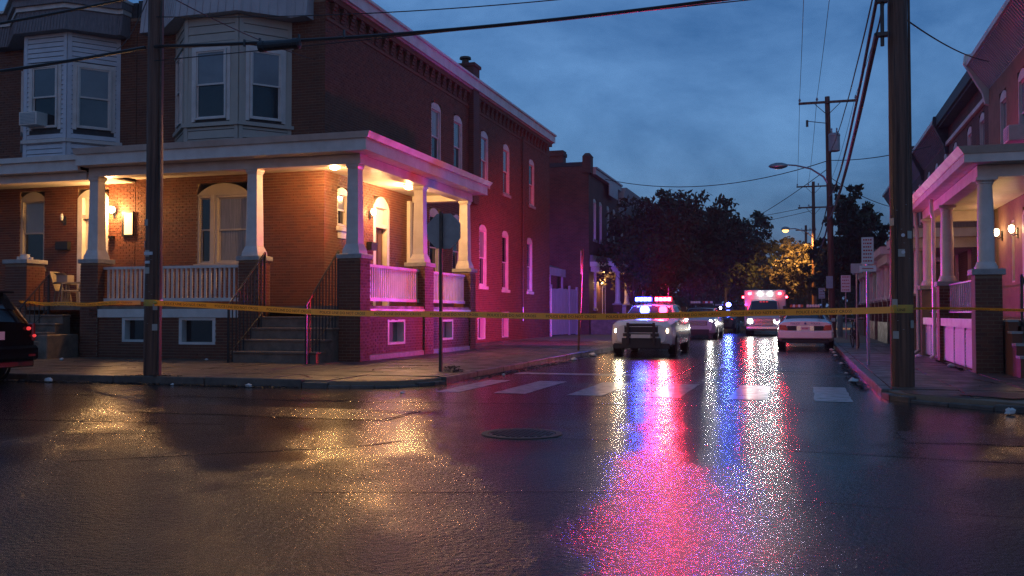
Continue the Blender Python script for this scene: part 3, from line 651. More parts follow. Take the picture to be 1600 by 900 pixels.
# ---- porch of the corner house
DZ = 1.5; XP, YP = -10.31, 21.04
m = MB(); m.box(-18.3, -13.16, YP+.03, 21.75, 1.40, DZ); m.box(-18.3, XW-.012, 21.752, YF-.03, 1.40, DZ); m.box(XW+.03, XP-.02, 21.5, 29.5, 1.40, DZ); m.box(-13.14,XW+.028,21.5,21.751,1.40,DZ); m.build('porch_deck', M['step'], ch)
m = MB(); m.box(-18.3, -13.73, YP+.0, YP+.028, 1.20, 1.42); m.box(XP-.018, XP+.012, 21.62, 25.18, 1.22, 1.42); m.box(XP-.018, XP+.012, 25.89, 29.1, 1.22, 1.42); m.build('deck_band', M['white'], ch)
BO1 = [(-15.51, -14.41, .5, 1.19), (-17.28, -16.3, .55, 1.19)]; BO2 = [(22.76, 23.90, .48, 1.14), (26.54, 27.63, .50, 1.12)]
for fr, args in ((((0, YP+.05, 0), (1,0,0), (0,-1,0)), (-18.05, -13.72, .05, 1.2, BO1)), (((XP-.05, 0, 0), (0,1,0), (1,0,0)), (21.6, 25.2, .05, 1.22, BO2[:1])), (((XP-.05, 0, 0), (0,1,0), (1,0,0)), (25.87, 29.1, .05, 1.22, BO2[1:]))):
    m = MB(*fr); wall_core(m, *args, th=.22); m.build('porch_base_wall', M['mortar'], ch)
SB.fr((0, YP+.05, 0), (1,0,0), (0,-1,0)); bricks(SB, -18.05, -13.72, .13, 1.2, BO1)
SB.fr((XP-.05, 0, 0), (0,1,0), (1,0,0)); bricks(SB, 21.6, 25.2, .28, 1.22, BO2[:1]); bricks(SB, 25.87, 29.1, .28, 1.22, BO2[1:])
m = MB(); m.box(XP-.06, XP+.0, 21.62, 25.18, .12, .26); m.box(XP-.06, XP+.0, 25.89, 29.08, .12, .25); m.build('base_course', M['stone'], ch, bevel=.01)
bwin(ch, (-14.96, YP+.05, .5), (1,0,0), (0,-1,0), 1.10, .69); bwin(ch, (-16.79, YP+.05, .55), (1,0,0), (0,-1,0), .98, .64)
bwin(ch, (XP-.05, 23.33, .48), (0,1,0), E_, 1.14, .66, lit='blind'); bwin(ch, (XP-.05, 27.08, .50), (0,1,0), E_, 1.09, .62, lit='blind')
pier(ch, -10.87, XP, YP, 21.6, .10, 2.77, single='se', stuffmb=SB)
pier(ch, -13.71, -13.15, YP, 21.6, .10, 2.77, single='s', stuffmb=SB)
pier(ch, -10.87, XP, 25.2, 25.87, .10, 2.77, stuffmb=SB); pier(ch, -10.87, XP, 29.1, 29.6, .10, 2.77, stuffmb=SB); pier(ch, -18.6, -18.05, YP, 21.6, .10, 2.77, stuffmb=SB)
for x, y in ((-10.59,21.32),(-13.43,21.32),(-10.59,25.53),(-10.59,29.35),(-18.33,21.32)): column(ch, x, y, 2.772, 5.0)
railing(ch, (-18.05, 21.3), (-13.71, 21.3), 1.62, 2.56); railing(ch, (-10.52, 21.6), (-10.52, 25.2), 1.62, 2.56, sp=.135); railing(ch, (-10.52, 25.87), (-10.52, 29.1), 1.62, 2.56, sp=.135)
# beams, ceiling, fascia, roof
m = MB(); m.box(-18.45, -10.36, 21.12, 21.52, 5.0, 5.24); m.box(-10.79, -10.39, 21.522, 29.55, 5.0, 5.24); m.box(XW+.02, -10.792, 29.15, 29.55, 5.0, 5.24); m.build('porch_beam', M['white'], ch)
m = MB(); m.box(-18.45, -10.80, 21.53, YF-.02, 5.20, 5.24); m.box(XW+.02, -10.80, YF-.018, 29.14, 5.20, 5.24); m.build('porch_ceiling', M['ceil'], ch)
def fascia_ring(parent, outl, zs, mat):       # outl: list of (x,y) outer line; zs: profile [(offset, z)] ; closed back 0.3 inside
    pass
m = MB()
m.box(-18.5, -9.98, 20.67, 21.118, 5.245, 5.27); m.box(-10.388, -9.98, 21.12, 29.9, 5.245, 5.27)            # soffit
m.box(-18.5, -9.99, 20.68, 20.78, 5.27, 5.54); m.box(-10.09, -9.99, 20.782, 29.9, 5.27, 5.54); m.box(XW+.02, -10.092, 29.8, 29.9, 5.245, 5.54)
m.build('porch_fascia', M['white'], ch)
m = MB()
m.add([(-18.5,20.62,5.54),(-9.92,20.62,5.54),(-9.92,29.96,5.54),(-18.5,20.54,5.68),(-9.84,20.54,5.68),(-9.84,30.04,5.68),(-18.5,20.9,5.54),(-10.2,20.9,5.54),(-10.2,29.96,5.54),(-18.5,20.9,5.68),(-10.2,20.9,5.68),(-10.2,30.04,5.68)],
    [(0,1,4,3),(1,2,5,4),(6,7,1,0),(7,8,2,1),(3,4,10,9),(4,5,11,10),(2,8,11,5),(0,3,9,6)]); m.build('porch_gutter', M['white'], ch)
m = MB(); m.add([(-18.5,20.7,5.62),(-9.95,20.7,5.62),(-9.95,29.95,5.62),(-12.38,29.95,5.95),(-12.38,23.12,5.95),(-18.5,23.12,5.95)], [(0,1,4,5),(1,2,3,4)]); m.build('porch_roof', M['roofing'], ch)
m = MB(); m.box(XW+.013, XW+.13, 28.72, 28.92, 1.5, 5.0); m.build('wall_post', M['white'], ch)
stair(ch, -13.14, -10.88, 21.5, 1.5, 4, .276, .4, .1, mat='step')
foot = lambda y: max(.13, 1.5-.276*math.ceil(max(0, (21.5-y))/.4)) if y < 21.5 else 1.5
handrail(ch, -10.98, [(19.62, 1.50), (21.2, 2.86)], foot=foot, n=10); handrail(ch, -13.05, [(19.62, 1.50), (21.2, 2.86)], foot=foot, n=10)
m = MB((XW, 25.95, 3.2), (0,1,0), E_); m.box(-.2,.2,.015,.16,0,.18); m.box(-.22,.22,.01,.18,.181,.24); m.build('mailbox', M['black'], ch)
def dome_lamp(parent, x, y, z, P):
    m = MB(); m.lathe([(.17,z-.03),(.18,z-.0)], 18, (x,y,0)); o = m.build('ceiling_lamp', M['chrome'], parent)
    d = MB(); d.lathe([(.02,z-.15),(.10,z-.13),(.155,z-.08),(.165,z-.032)], 18, (x,y,0)); d.build('lamp_glass', M['dome'], o, smooth=True)
    lamp('POINT', 'lamp_light', (x, y, z-.24), P, WARM, o, .12)
def sconce(parent, P, r, n, P_w, on=True, R=.085):
    m = MB(P, r, n); m.box(-.05,.05,0.013,.035,-.16,.10); m.tube([(0,.03,-.06),(0,.12,-.10),(0,.14,-.02)], .014, 6); o = m.build('wall_lamp', M['iron'], parent)
    b = MB(P, r, n); b.lathe([(.03,-.03),(R*.85,.02),(R,.08),(R*.8,.15),(.02,.17)], 12, (0,.15,0)); b.build('lamp_shade', M['bulb'] if on else M['clear'], o, smooth=True)
    if on:
        q = Vector(P)+Vector(n)*.34+Vector((0,0,.06)); lamp('POINT', 'lamp_light', q, P_w, WARM, o, .08)
dome_lamp(ch, -11.62, 22.2, 5.2, 320); dome_lamp(ch, -11.33, 26.4, 5.2, 320)
sconce(ch, (XW, 25.9, 4.28), (0,1,0), E_, 70)
# loose brick work of the whole house in one part
tag(SB.build('brickwork', M['brick'], ch), kind='stuff')

# ------------------------------------------------------------------ neighbour house (far left)
nh = thing('row_house', (-21.5, 30, 0), 'row house at far left with pale blue-white sided bay above a lamp-lit brick porch', 'house')
XN = -27.0
NO = [(-22.67-XN, -21.76-XN, 2.7, 4.98), (-20.55-XN, -19.45-XN, 1.5, 4.99)]
m = MB((XN, YF, 0), (1,0,0), (0,-1,0)); wall_core(m, 0, XL-.02-XN, .05, 9.95, NO); m.fr((0,0,0),(1,0,0),(0,1,0)); m.box(XN, XL-.02, YF+.29, 34, .05, 9.94); m.build('wall', M['mortar'], nh)
NB = MB((XN, YF, 0), (1,0,0), (0,-1,0)); bricks(NB, 0, XL-.02-XN, .9, 9.9, NO)
m = MB(); m.box(XN, XL-.02, YF+.0, 34, 9.96, 10.40); m.build('roof', M['roofing'], nh)
window(nh, (-22.21, YF, 2.7), (1,0,0), (0,-1,0), .92, 2.28, arch=.22, top='blind', mat='cream')
door(nh, (-20.0, YF, 1.5), (1,0,0), (0,-1,0), 1.10, 3.49, arch=.26, glass=True, leafmat='white')
bay(nh, (-22.6,-21.5,-20.0,-19.09), YF, 22.0, 5.7, 9.35, M['vinyl'], [(.75,'blind','glass'),(.92,'blind3','glass'),(.92,'blind','blind3')], .127, [(5.75,6.2),(6.32,9.35)], (6.62,8.42), 6.2, 'blind')
mansard(nh, -23.6, -18.75, (-22.6,-21.5,-20.0,-19.09), YF, 22.0, 9.35, 9.98, M['shingle'], 10.0, ribs=.11, out=.30, lean=.10)
m = MB(); m.box(-26, -18.62, YP+.03, YF-.03, 1.40, 1.5); m.build('porch_deck', M['step'], nh)
m = MB((0, YP+.05, 0), (1,0,0), (0,-1,0)); m.box(-26, -21.2, -.22, 0, .05, 1.38); m.build('porch_base_wall', M['mortar'], nh)
NB.fr((0, YP+.05, 0), (1,0,0), (0,-1,0)); bricks(NB, -26, -21.2, .13, 1.38)
pier(nh, -21.15, -20.42, YP, 21.7, .10, 2.80, stuffmb=NB)
m = MB(); m.box(-26, -18.52, 21.12, 21.5, 4.93, 5.14); m.build('porch_beam', M['white'], nh)
m = MB(); m.box(-26, -18.52, 21.51, YF-.02, 5.10, 5.14); m.build('porch_ceiling', M['ceil'], nh)
m = MB(); m.box(-26, -18.52, 20.80, 21.118, 5.145, 5.17); m.box(-26, -18.53, 20.80, 20.9, 5.17, 5.42); m.box(-26, -18.53, 20.72, 20.95, 5.42, 5.56); m.build('porch_fascia', M['white'], nh)
m = MB(); m.add([(-26,20.76,5.53),(-18.52,20.76,5.53),(-18.52,23.1,5.9),(-26,23.1,5.9)], [(0,1,2,3)]); m.build('porch_roof', M['galv'], nh)
stair(nh, -20.35, -18.95, 21.06, 1.5, 5, .23, .27, .1); m = MB(); m.box(-18.95+.03, -18.63, 19.9, 21.02, .1, .75); m.build('stair_cheek', M['step'], nh, bevel=.02)
foot2 = lambda y: max(.13, 1.5-.23*math.ceil(max(0, (21.06-y))/.27)) if y < 21.06 else 1.5
handrail(nh, -19.62, [(19.7, 1.15), (21.0, 2.35)], foot=foot2, n=8)
sconce(nh, (-19.22, YF, 4.26), (1,0,0), (0,-1,0), 230, R=.10); sconce(nh, (-21.0, YF, 4.1), (1,0,0), (0,-1,0), 0, on=False, R=.05)
m = MB((-18.74, YF, 3.58), (1,0,0), (0,-1,0)); m.box(-.19,.19,.014,.07,-.03,.69); o = m.build('notice_box', M['black'], nh)
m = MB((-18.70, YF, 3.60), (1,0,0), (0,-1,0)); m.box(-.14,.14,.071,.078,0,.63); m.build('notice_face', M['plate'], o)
m = MB((-21.0, YF, 3.2), (1,0,0), (0,-1,0)); m.box(-.22,.22,.014,.16,0,.24); m.build('mailbox', M['black'], nh)
m = MB((-19.3, YF, 3.52), (1,0,0), (0,-1,0)); m.lathe([(.09,-.02),(.1,.05)], 12, (0,.05,0)); m.build('doorbell', M['black'], nh)
tag(NB.build('brickwork', M['brick'], nh), kind='stuff')
# ------------------------------------------------------------------ right-hand row
XR = 5.2; W_ = (-1,0,0)
rh = thing('corner_house', (7, 25, 0), 'brick house at right edge with round-columned porch, wall lamps and a red-lit gutter', 'house')
Y0, Y1 = 22.5, 30.0
RO = [(25.7-.45, 25.7+.45, 5.4, 7.3), (27.95-.45, 27.95+.45, 5.4, 7.27), (25.2-.55, 25.2+.55, 1.17, 3.9), (26.95-.2, 26.95+.2, 2.1, 3.7)]
m = MB((XR, 0, 0), (0,1,0), W_); wall_core(m, Y0+.28, Y1-.01, .05, 8.35, RO); m.fr((0,0,0),(1,0,0),(0,1,0)); m.box(XR,12,Y0,Y0+.28,.05,8.35); m.build('wall', M['mortar'], rh)
RB = MB((XR, 0, 0), (0,1,0), W_); bricks(RB, Y0, Y1-.01, .13, 8.0, RO); RB.fr((XR,Y0,0),(1,0,0),(0,-1,0)); bricks(RB, 0, 3, .13, 8.0)
m = MB(); m.box(XR-.02, 12, Y0, Y1-.01, 8.36, 8.62); m.build('roof', M['roofing'], rh)
for y, z0, z1 in ((25.7,5.4,7.3),(27.95,5.4,7.27)): window(rh, (XR, y, z0), (0,1,0), W_, .9, z1-z0, arch=.18, top='blind')
door(rh, (XR, 25.2, 1.17), (0,1,0), W_, 1.1, 2.73, arch=.2, leafmat='doorwood', glass=True)
window(rh, (XR, 26.95, 2.1), (0,1,0), W_, .4, 1.6, sill=False, top='glass', fw=.05)
def cove(parent, y0, y1, xw, zb, zt, out, mat, ribs=.16, rmat=None, lip=.14, name='cornice_panel'):
    m = MB(); m.add([(xw,y0,zb),(xw,y1,zb),(xw-out,y1,zt),(xw-out,y0,zt),(xw+.3,y0,zb),(xw+.3,y1,zb),(xw+.3,y1,zt),(xw+.3,y0,zt)], [(3,2,1,0),(0,1,5,4),(2,3,7,6),(0,4,7,3),(1,2,6,5)])
    o = m.build(name, mat, parent)
    if ribs:
        k = int((y1-y0)/ribs); d = Vector((-(zt-zb), 0, -out)).normalized()*.022; me = None
        for j in range(k):
            y = y0+(j+.5)*(y1-y0)/k
            if me is None:
                r = MB(); a = Vector((xw-.01,y,zb+.02)); b = Vector((xw-out+.01,y,zt-.02)); e = Vector((0,.012,0))
                r.add([tuple(a-e),tuple(a+e),tuple(b+e),tuple(b-e),tuple(a-e+d),tuple(a+e+d),tuple(b+e+d),tuple(b-e+d)], [(4,5,6,7),(0,1,5,4),(1,2,6,5),(2,3,7,6),(3,0,4,7)]); ob = r.build('roof_rib', mat, o); me = ob.data; base = Vector(WL[ob.name]); yb = y
            else:
                ob = bpy.data.objects.new('roof_rib', me); COL.objects.link(ob); place(ob, base+Vector((0,y-yb,0)), o)
    m = MB(); m.box(xw-out-.07, xw-out+.3, y0-.03, y1+.03, zt+.002, zt+lip); m.build('cornice_lip', rmat or M['white'], parent)
    return o
cove(rh, Y0, Y1-.12, XR, 7.74, 8.45, .52, M['panel'], ribs=.17)
def bracket(parent, y, xw, zb, zt, out, mat='white'):
    m = MB((xw, y, 0), (-1,0,0), (0,1,0)); m.prism([(0.0,zb-.45),(.10,zb-.40),(.16,zb-.1),(out+.05,zt-.05),(out+.13,zt+.1),(out+.1,zt+.35),(0,zt+.35)], -.09, .09); m.build('cornice_bracket', M[mat], parent)
bracket(rh, Y1-.06, XR, 7.74, 8.45, .52)
# porch
m = MB(); m.box(3.35, XR-.015, 20.55, 29.5, 1.05, 1.17); m.build('porch_deck', M['step'], rh)
m = MB(); m.box(3.30, 3.348, 20.96, 25.58, 1.0, 1.19); m.box(3.30, 3.348, 26.07, 29.18, 1.0, 1.19); m.build('deck_band', M['white'], rh)
PB = MB()
pier(rh, 3.28, 3.76, 20.5, 20.98, .10, 2.18, single='s', stuffmb=RB); pier(rh, 3.28, 3.72, 25.6, 26.05, .10, 2.10, single='s', stuffmb=RB); pier(rh, 3.28, 3.72, 29.2, 29.6, .10, 2.10, stuffmb=RB)
for x, y, z in ((3.52,20.74,2.182),(3.5,25.83,2.102),(3.5,29.4,2.102)): column(rh, x, y, z, 4.0, s1=.145, round_=True)
railing(rh, (3.5, 20.98), (3.5, 25.6), 1.32, 2.02, sp=.30, mat='galv', bw=.014, slim=True); railing(rh, (3.5, 26.05), (3.5, 29.2), 1.32, 2.02, sp=.30, mat='galv', bw=.014, slim=True)
for a, b in ((20.99,25.59),(26.06,29.19)):
    m = MB((3.40,0,0),(0,1,0),W_); m.box(a, b, -.05, 0, .15, 1.0); sk = m.build('porch_skirt', M['lattice'], rh); me = None
    n_ = 3
    for i in range(n_+1):
        y = a+(b-a)*i/n_; q = MB((3.40,0,0),(0,1,0),W_); q.box(max(a,y-.06), min(b,y+.06), .001, .03, .15, .99); q.build('skirt_post', M['lattice'], sk)
    z = .2; 
    while z < .93:
        if me is None:
            q = MB((3.40,0,0),(0,1,0),W_); q.add([(a+.07,.002,z),(b-.07,.002,z),(b-.07,.002,z+.06),(a+.07,.002,z+.06),(a+.07,.024,z),(b-.07,.024,z),(b-.07,.006,z+.06),(a+.07,.006,z+.06)], [(4,5,6,7),(0,1,5,4),(1,2,6,5),(2,3,7,6),(3,0,4,7)])
            ob = q.build('skirt_slat', M['lattice'], sk); me = ob.data; base = Vector(WL[ob.name]); zb_ = z
        else: ob = bpy.data.objects.new('skirt_slat', me); COL.objects.link(ob); place(ob, base+Vector((0,0,z-zb_)), sk)
        z += .068
m = MB(); m.box(3.36,3.64,20.6,29.55,4.0,4.24); m.box(3.642,5.9,20.6,20.88,4.0,4.24); m.box(3.642,XR-.02,29.27,29.55,3.92,4.24); m.build('porch_beam', M['white'], rh)
m = MB(); m.box(3.642,XR-.02,20.882,29.265,4.20,4.24); m.build('porch_ceiling', M['ceil'], rh)
m = MB(); m.box(3.05,5.9,20.16,20.598,4.245,4.265); m.box(3.05,3.358,20.6,29.8,4.245,4.265); m.box(3.06,5.9,20.17,20.27,4.265,4.42); m.box(3.06,3.16,20.272,29.8,4.265,4.42); m.build('porch_fascia', M['white'], rh)
m = MB()
m.add([(3.04,20.14,4.42),(3.04,29.85,4.42),(2.93,20.03,4.55),(2.93,29.85,4.55),(3.3,20.4,4.42),(3.3,29.85,4.42),(3.3,20.4,4.55),(3.3,29.85,4.55),(5.9,20.14,4.42),(5.9,20.03,4.55),(5.9,20.4,4.42),(5.9,20.4,4.55)],
    [(2,3,1,0),(6,7,3,2),(0,1,5,4),(1,3,7,5),(0,8,9,2),(2,9,11,6),(4,10,8,0)]); m.build('porch_gutter', M['white'], rh)
m = MB(); m.add([(3.0,20.1,4.53),(5.9,20.1,4.53),(5.9,29.8,4.8),(3.0,29.8,4.53)], [(0,1,2),(0,2,3)]); m.build('porch_roof', M['roofing'], rh)
for y in (26.25, 29.75):
    m = MB(); m.tube([(3.2,y,4.22),(3.2,y,3.9),(3.24,y,3.75),(3.24,y,.25),(3.14,y,.16)], .05, 8); m.build('downspout', M['white'], rh)
stair(rh, 3.98, 5.6, 20.55, 1.17, 4, .21, .33, .1)
m = MB((0,0,0),(0,1,0),(1,0,0)); prof = [(19.0,.1),(20.48,.1),(20.48,1.1)]
for i in range(4): y = 20.48-.34*(i); z = 1.14-.22*i; prof += [(y-.02 if i else y, z),(y-.34, z)]
m.prism([(20.48,.1)]+[(20.48,1.14),(20.14,1.14),(20.14,.92),(19.80,.92),(19.80,.70),(19.46,.70),(19.46,.48),(19.12,.48),(19.12,.1)], 3.79, 3.95); m.build('stair_cheek', M['brick'], rh)
for y, z in ((20.31,1.14),(19.97,.92),(19.63,.70),(19.29,.48)): m = MB(); m.box(3.775,3.965,y-.185,y+.165,z,z+.045); m.build('cheek_coping', M['stone'], rh)
foot3 = lambda y: max(.13, 1.17-.21*math.ceil(max(0, (20.55-y))/.33)) if y < 20.55 else 1.17
handrail(rh, 4.1, [(19.15, 1.15), (20.5, 2.05)], foot=foot3, n=5)
sconce(rh, (XR, 28.2, 3.42), (0,1,0), W_, 18, R=.075); sconce(rh, (XR, 26.3, 3.35), (0,1,0), W_, 9, R=.075)
# house next up the row
rb = thing('row_house', (7, 34, 0), 'dark brick row house with plain dark cornice just beyond the red-lit porch', 'house')
BO = [(31.05-.42,31.05+.42,5.4,7.3),(33.25-.42,33.25+.42,5.4,7.3),(36.2-.42,36.2+.42,5.4,7.3),(33.5-.42,33.5+.42,1.6,4.05),(36.1-.42,36.1+.42,1.6,4.05)]
m = MB((XR,0,0),(0,1,0),W_); wall_core(m, 30.0, 37.9, .05, 8.3, BO); m.build('wall', M['fby'], rb)
for y in (31.05,33.25,36.2): window(rb, (XR,y,5.4), (0,1,0), W_, .84, 1.9, arch=.16, top='blind')
for y in (33.5,36.1): window(rb, (XR,y,1.6), (0,1,0), W_, .84, 2.45, arch=.18)
m = MB(); m.box(4.78,XR+.3,30.05,37.85,8.18,8.55); m.box(4.86,XR-.002,30.05,37.85,8.10,8.178); m.build('cornice', M['roofing'], rb)
m = MB(); m.box(XR-.10,XR-.002,30.05,37.85,7.45,7.58); m.build('cornice_band', M['white'], rb)
for y in (37.8,): bracket(rb, y, XR, 7.6, 8.2, .4, 'roofing')
m = MB(); m.box(XR,12,30.0,37.9,8.3,8.5); m.build('roof', M['roofing'], rb); chimney(rb, 5.6,6.2,37.0,37.8,8.5,9.35,False,'fby')
def row_porch(parent, s, xw, xf, y0, y1, zd, zb, zt, cols, rnd=True, rail=True):
    x0, x1 = sorted((xw-.02*s*-1, xf)); q = lambda a, b: tuple(sorted((a, b)))
    m = MB(); a, b = q(xw+s*.015, xf); m.box(a, b, y0, y1, .1, zd); m.build('porch_deck', M['step'], parent)
    a, b = q(xw+s*.02, xf+s*.25); m = MB(); m.box(a, b, y0-.25, y1+.25, zt-.28, zt); m.build('porch_fascia', M['white'], parent)
    a, b = q(xw+s*.02, xf); m = MB(); m.box(a, b, y0, y1, zb, zt-.282); m.build('porch_beam', M['white'], parent)
    m = MB(); a, b = xw+s*.02, xf+s*.28; pts = [(a,y0-.28,zt+.002),(b,y0-.28,zt+.002),(b,y1+.28,zt+.002),(a,y1+.28,zt+.002),(a,y0-.28,zt+.4),(a,y1+.28,zt+.4)]
    m.add(pts, [(1,2,5,4),(0,1,4),(2,3,5)]); m.build('porch_roof', M['shingle'], parent)
    for y in cols:
        c = xf-s*.25; m = MB(); m.box(c-.22,c+.22,y-.22,y+.22,zd,zd+.85); pp = m.build('brick_pier', M['fbx'], parent); m = MB(); m.box(c-.26,c+.26,y-.26,y+.26,zd+.852,zd+.93); m.build('pier_cap', M['stone'], pp)
        column(parent, c, y, zd+.932, zb, s0=.16, s1=.13, round_=rnd)
    if rail:
        for ya, yb in zip(cols, cols[1:]): railing(parent, (xf-s*.25, ya+.22), (xf-s*.25, yb-.22), zd+.15, zd+.85, sp=.25, bw=.03)
row_porch(rb, -1, XR, 3.3, 32.0, 37.5, 1.0, 3.35, 3.95, (32.3,34.8,37.2))
rc = thing('row_house', (7, 41, 0), 'brick row house with pale ribbed cornice, third from the right edge', 'house')
CO = [(38.5-.42,38.5+.42,5.4,7.3),(41-.42,41+.42,5.4,7.3),(43.4-.42,43.4+.42,5.4,7.3)]
m = MB((XR,0,0),(0,1,0),W_); wall_core(m, 37.92, 45.2, .05, 8.3, CO); m.build('wall', M['fby'], rc)
for y in (38.7,41,43.4): window(rc, (XR,y,5.4), (0,1,0), W_, .84, 1.9, arch=.16, top='blind')
cove(rc, 38.0, 45.1, XR, 7.6, 8.35, .42, M['shingle'], ribs=.3); bracket(rc, 45.1, XR, 7.6, 8.35, .5, 'roofing'); m = MB(); m.box(XR,12,37.92,45.2,8.3,8.5); m.build('roof', M['roofing'], rc)
chimney(rc, 5.5,6.1,44.2,44.9,8.5,9.3,False,'fby'); row_porch(rc, -1, XR, 3.2, 39.6, 44.6, .95, 3.3, 3.9, (39.9,42.2,44.4), rail=False)
for i, (ya, yb, lab) in enumerate([(45.3,53.0,'row house half hidden behind the right utility pole with cove cornice'),(53.1,61,'farthest visible right-hand row house, beside the dark tree')]):
    h = thing('row_house', (7,(ya+yb)/2,0), lab, 'house'); ops = [(y-.42,y+.42,5.3,7.2) for y in (ya+1.4,ya+3.8,ya+6.2)]
    m = MB((XR,0,0),(0,1,0),W_); wall_core(m, ya, yb, .05, 8.2, ops); m.build('wall', M['fby'], h)
    for y in (ya+1.4,ya+3.8,ya+6.2): window(h, (XR,y,5.3), (0,1,0), W_, .84, 1.9, top='glass')
    cove(h, ya+.1, yb-.1, XR, 7.6, 8.3, .42, M['shingle'], ribs=None); m = MB(); m.box(XR,12,ya,yb,8.25,8.45); m.build('roof', M['roofing'], h)
    row_porch(h, -1, XR, 3.2, ya+1, yb-1, .95, 3.3, 3.9, (ya+1.3,ya+3.8,yb-1.3), rail=False)

# ------------------------------------------------------------------ left row beyond the alley
XF = -11.5
hd = thing('end_house', (-15, 57, 0), 'dark brick end house with rooftop chimney and lit porch, beyond the pale gate', 'house')
DO = [(y-.42,y+.42,5.6,8.0) for y in (54.2,55.9,58.2,60.2)]+[(y-.42,y+.42,1.6,3.9) for y in (54.3,)]
m = MB((XF,0,0),(0,1,0),E_); wall_core(m, 52.9, 61.5, .05, 9.75, DO); m.fr((0,0,0),(1,0,0),(0,1,0)); m.box(-24,XF-.0,52.6,52.9,.05,9.7); m.build('wall', M['fby'], hd)
m = MB((0,52.6,0),(1,0,0),(0,-1,0)); m.box(-24,XF,.002,.02,.05,9.69); m.build('end_wall', M['fbx'], hd)
m = MB(); m.box(-24,XF-.3,52.62,61.4,9.72,9.95); m.build('roof', M['roofing'], hd)
for y in (54.2,55.9,58.2,60.2): window(hd, (XF,y,5.6), (0,1,0), E_, .84, 2.4, arch=.14, top='blind')
window(hd, (XF,54.3,1.6), (0,1,0), E_, .84, 2.3)
m = MB(); m.box(XF-.35,XF+.12,52.5,53.2,9.3,10.25); m.taper(XF-.1,52.85,10.25,10.45,.26,.36,.12,.2); m.build('parapet_block', M['fby'], hd)
m = MB(); m.box(XF+.0,XF+.28,53.2,61.4,9.3,9.62); m.box(XF+.0,XF+.36,53.2,61.4,9.622,9.72); m.build('cornice', M['panel'], hd)
m = MB((XF,0,0),(0,1,0),E_); m.box(57.0,59.8,.28,.33,8.55,9.28); m.build('name_panel', M['panel'], hd)
chimney(hd, -14.0,-13.05,52.75,53.5,9.9,10.7,False,'fbx')
row_porch(hd, 1, XF, -9.75, 53.0, 59.5, .95, 3.7, 4.25, (53.35,56.3,59.2))
door(hd, (XF,56.8,.95), (0,1,0), E_, 1.0, 2.7, arch=.15, leafmat='doorwood')
sconce(hd, (XF,55.4,3.1), (0,1,0), E_, 90, R=.06)
for i, (ya, yb, lab) in enumerate([(61.6,70,'left row house with sloped pink-lit cornice partly hidden by trees'),(70.1,79,'farthest left row house, only its upper wall showing over trees')]):
    h = thing('row_house', (-15,(ya+yb)/2,0), lab, 'house'); ops = [(y-.42,y+.42,5.5,7.9) for y in (ya+1.4,ya+3.8,ya+6.2)]
    m = MB((XF,0,0),(0,1,0),E_); wall_core(m, ya, yb, .05, 9.4, ops); m.build('wall', M['fby'], h)
    for y in (ya+1.4,ya+3.8,ya+6.2): window(h, (XF,y,5.5), (0,1,0), E_, .84, 2.4, top='blind')
    m = MB(); m.add([(XF,ya+.1,8.0),(XF+.1,ya+.1,8.2),(XF+.55,ya+.1,9.6),(XF-.2,ya+.1,9.6),(XF,yb-.1,8.0),(XF+.1,yb-.1,8.2),(XF+.55,yb-.1,9.6),(XF-.2,yb-.1,9.6)], [(0,1,2,3),(7,6,5,4),(1,5,6,2),(2,6,7,3),(0,4,5,1)]); m.build('cornice', M['panel'], h)
    m = MB(); m.box(-24,XF-.2,ya,yb,9.45,9.65); m.build('roof', M['roofing'], h)
    row_porch(h, 1, XF, -9.8, ya+.8, yb-.8, .95, 3.4, 3.95, (ya+1.1,(ya+yb)/2,yb-1.1), rail=False)
# gate and fence in the alley, lean-to roof over it
g = thing('board_gate', (-12.5, 50.6, .1), 'pale painted board gate lit violet-blue between the brick house and dark end house', 'gate')
ln = Vector((.55,3.6,0)); r = ln.normalized(); n = Vector((r.y,-r.x,0)); P = Vector((-12.75,48.9,.1))
m = MB(P, r, n)
for z in (.35,1.35,2.3): m.box(0, 3.64, -.06, -.01, z, z+.1)
m.box(-.06,.02,-.06,.05,0,2.75); m.box(2.5,2.62,-.06,.05,0,2.75); m.box(3.62,3.72,-.06,.05,0,2.7); m.build('gate_frame', M['fencewood'], g)
me = None
for i in range(24):
    a = .03+i*.149
    if 2.45 < a+.06 < 2.66: continue
    q = MB(P, r, n); hz = 2.55+random.uniform(-.03,.03); q.box(a, a+.142, -.008, .016, .06, hz); q.build('gate_board', M['fencewood'], g)
ls = thing('lean_to_roof', (-13.4, 49, 0), 'small grey lean-to roof with pale fascia over the alley gate', 'lean-to')
m = MB(); m.add([(-15.2,47.4,4.6),(-12.6,47.4,3.75),(-12.6,51.2,3.75),(-15.2,51.2,4.6),(-15.2,47.4,4.5),(-12.6,47.4,3.65),(-12.6,51.2,3.65),(-15.2,51.2,4.5)], [(0,1,2,3),(7,6,5,4),(0,4,5,1),(1,5,6,2),(2,6,7,3)]); m.build('roof_sheet', M['galv'], ls)
m = MB(); m.box(-12.62,-12.52,47.4,51.2,3.32,3.74); m.build('fascia_board', M['fencewood'], ls)
for y in (48.3,51.0): m = MB(); m.box(-12.72,-12.62,y-.05,y+.05,.1,3.64); m.build('post', M['fencewood'], ls)
dp = thing('white_pipe', (-12.32,47.05,.1), 'thin pale upright pipe at the far corner of the brick side wall', 'pipe'); m = MB(); m.tube([(-12.28,47.05,.12),(-12.28,47.05,2.6)], .045, 8); m.build('pipe', M['white'], dp)

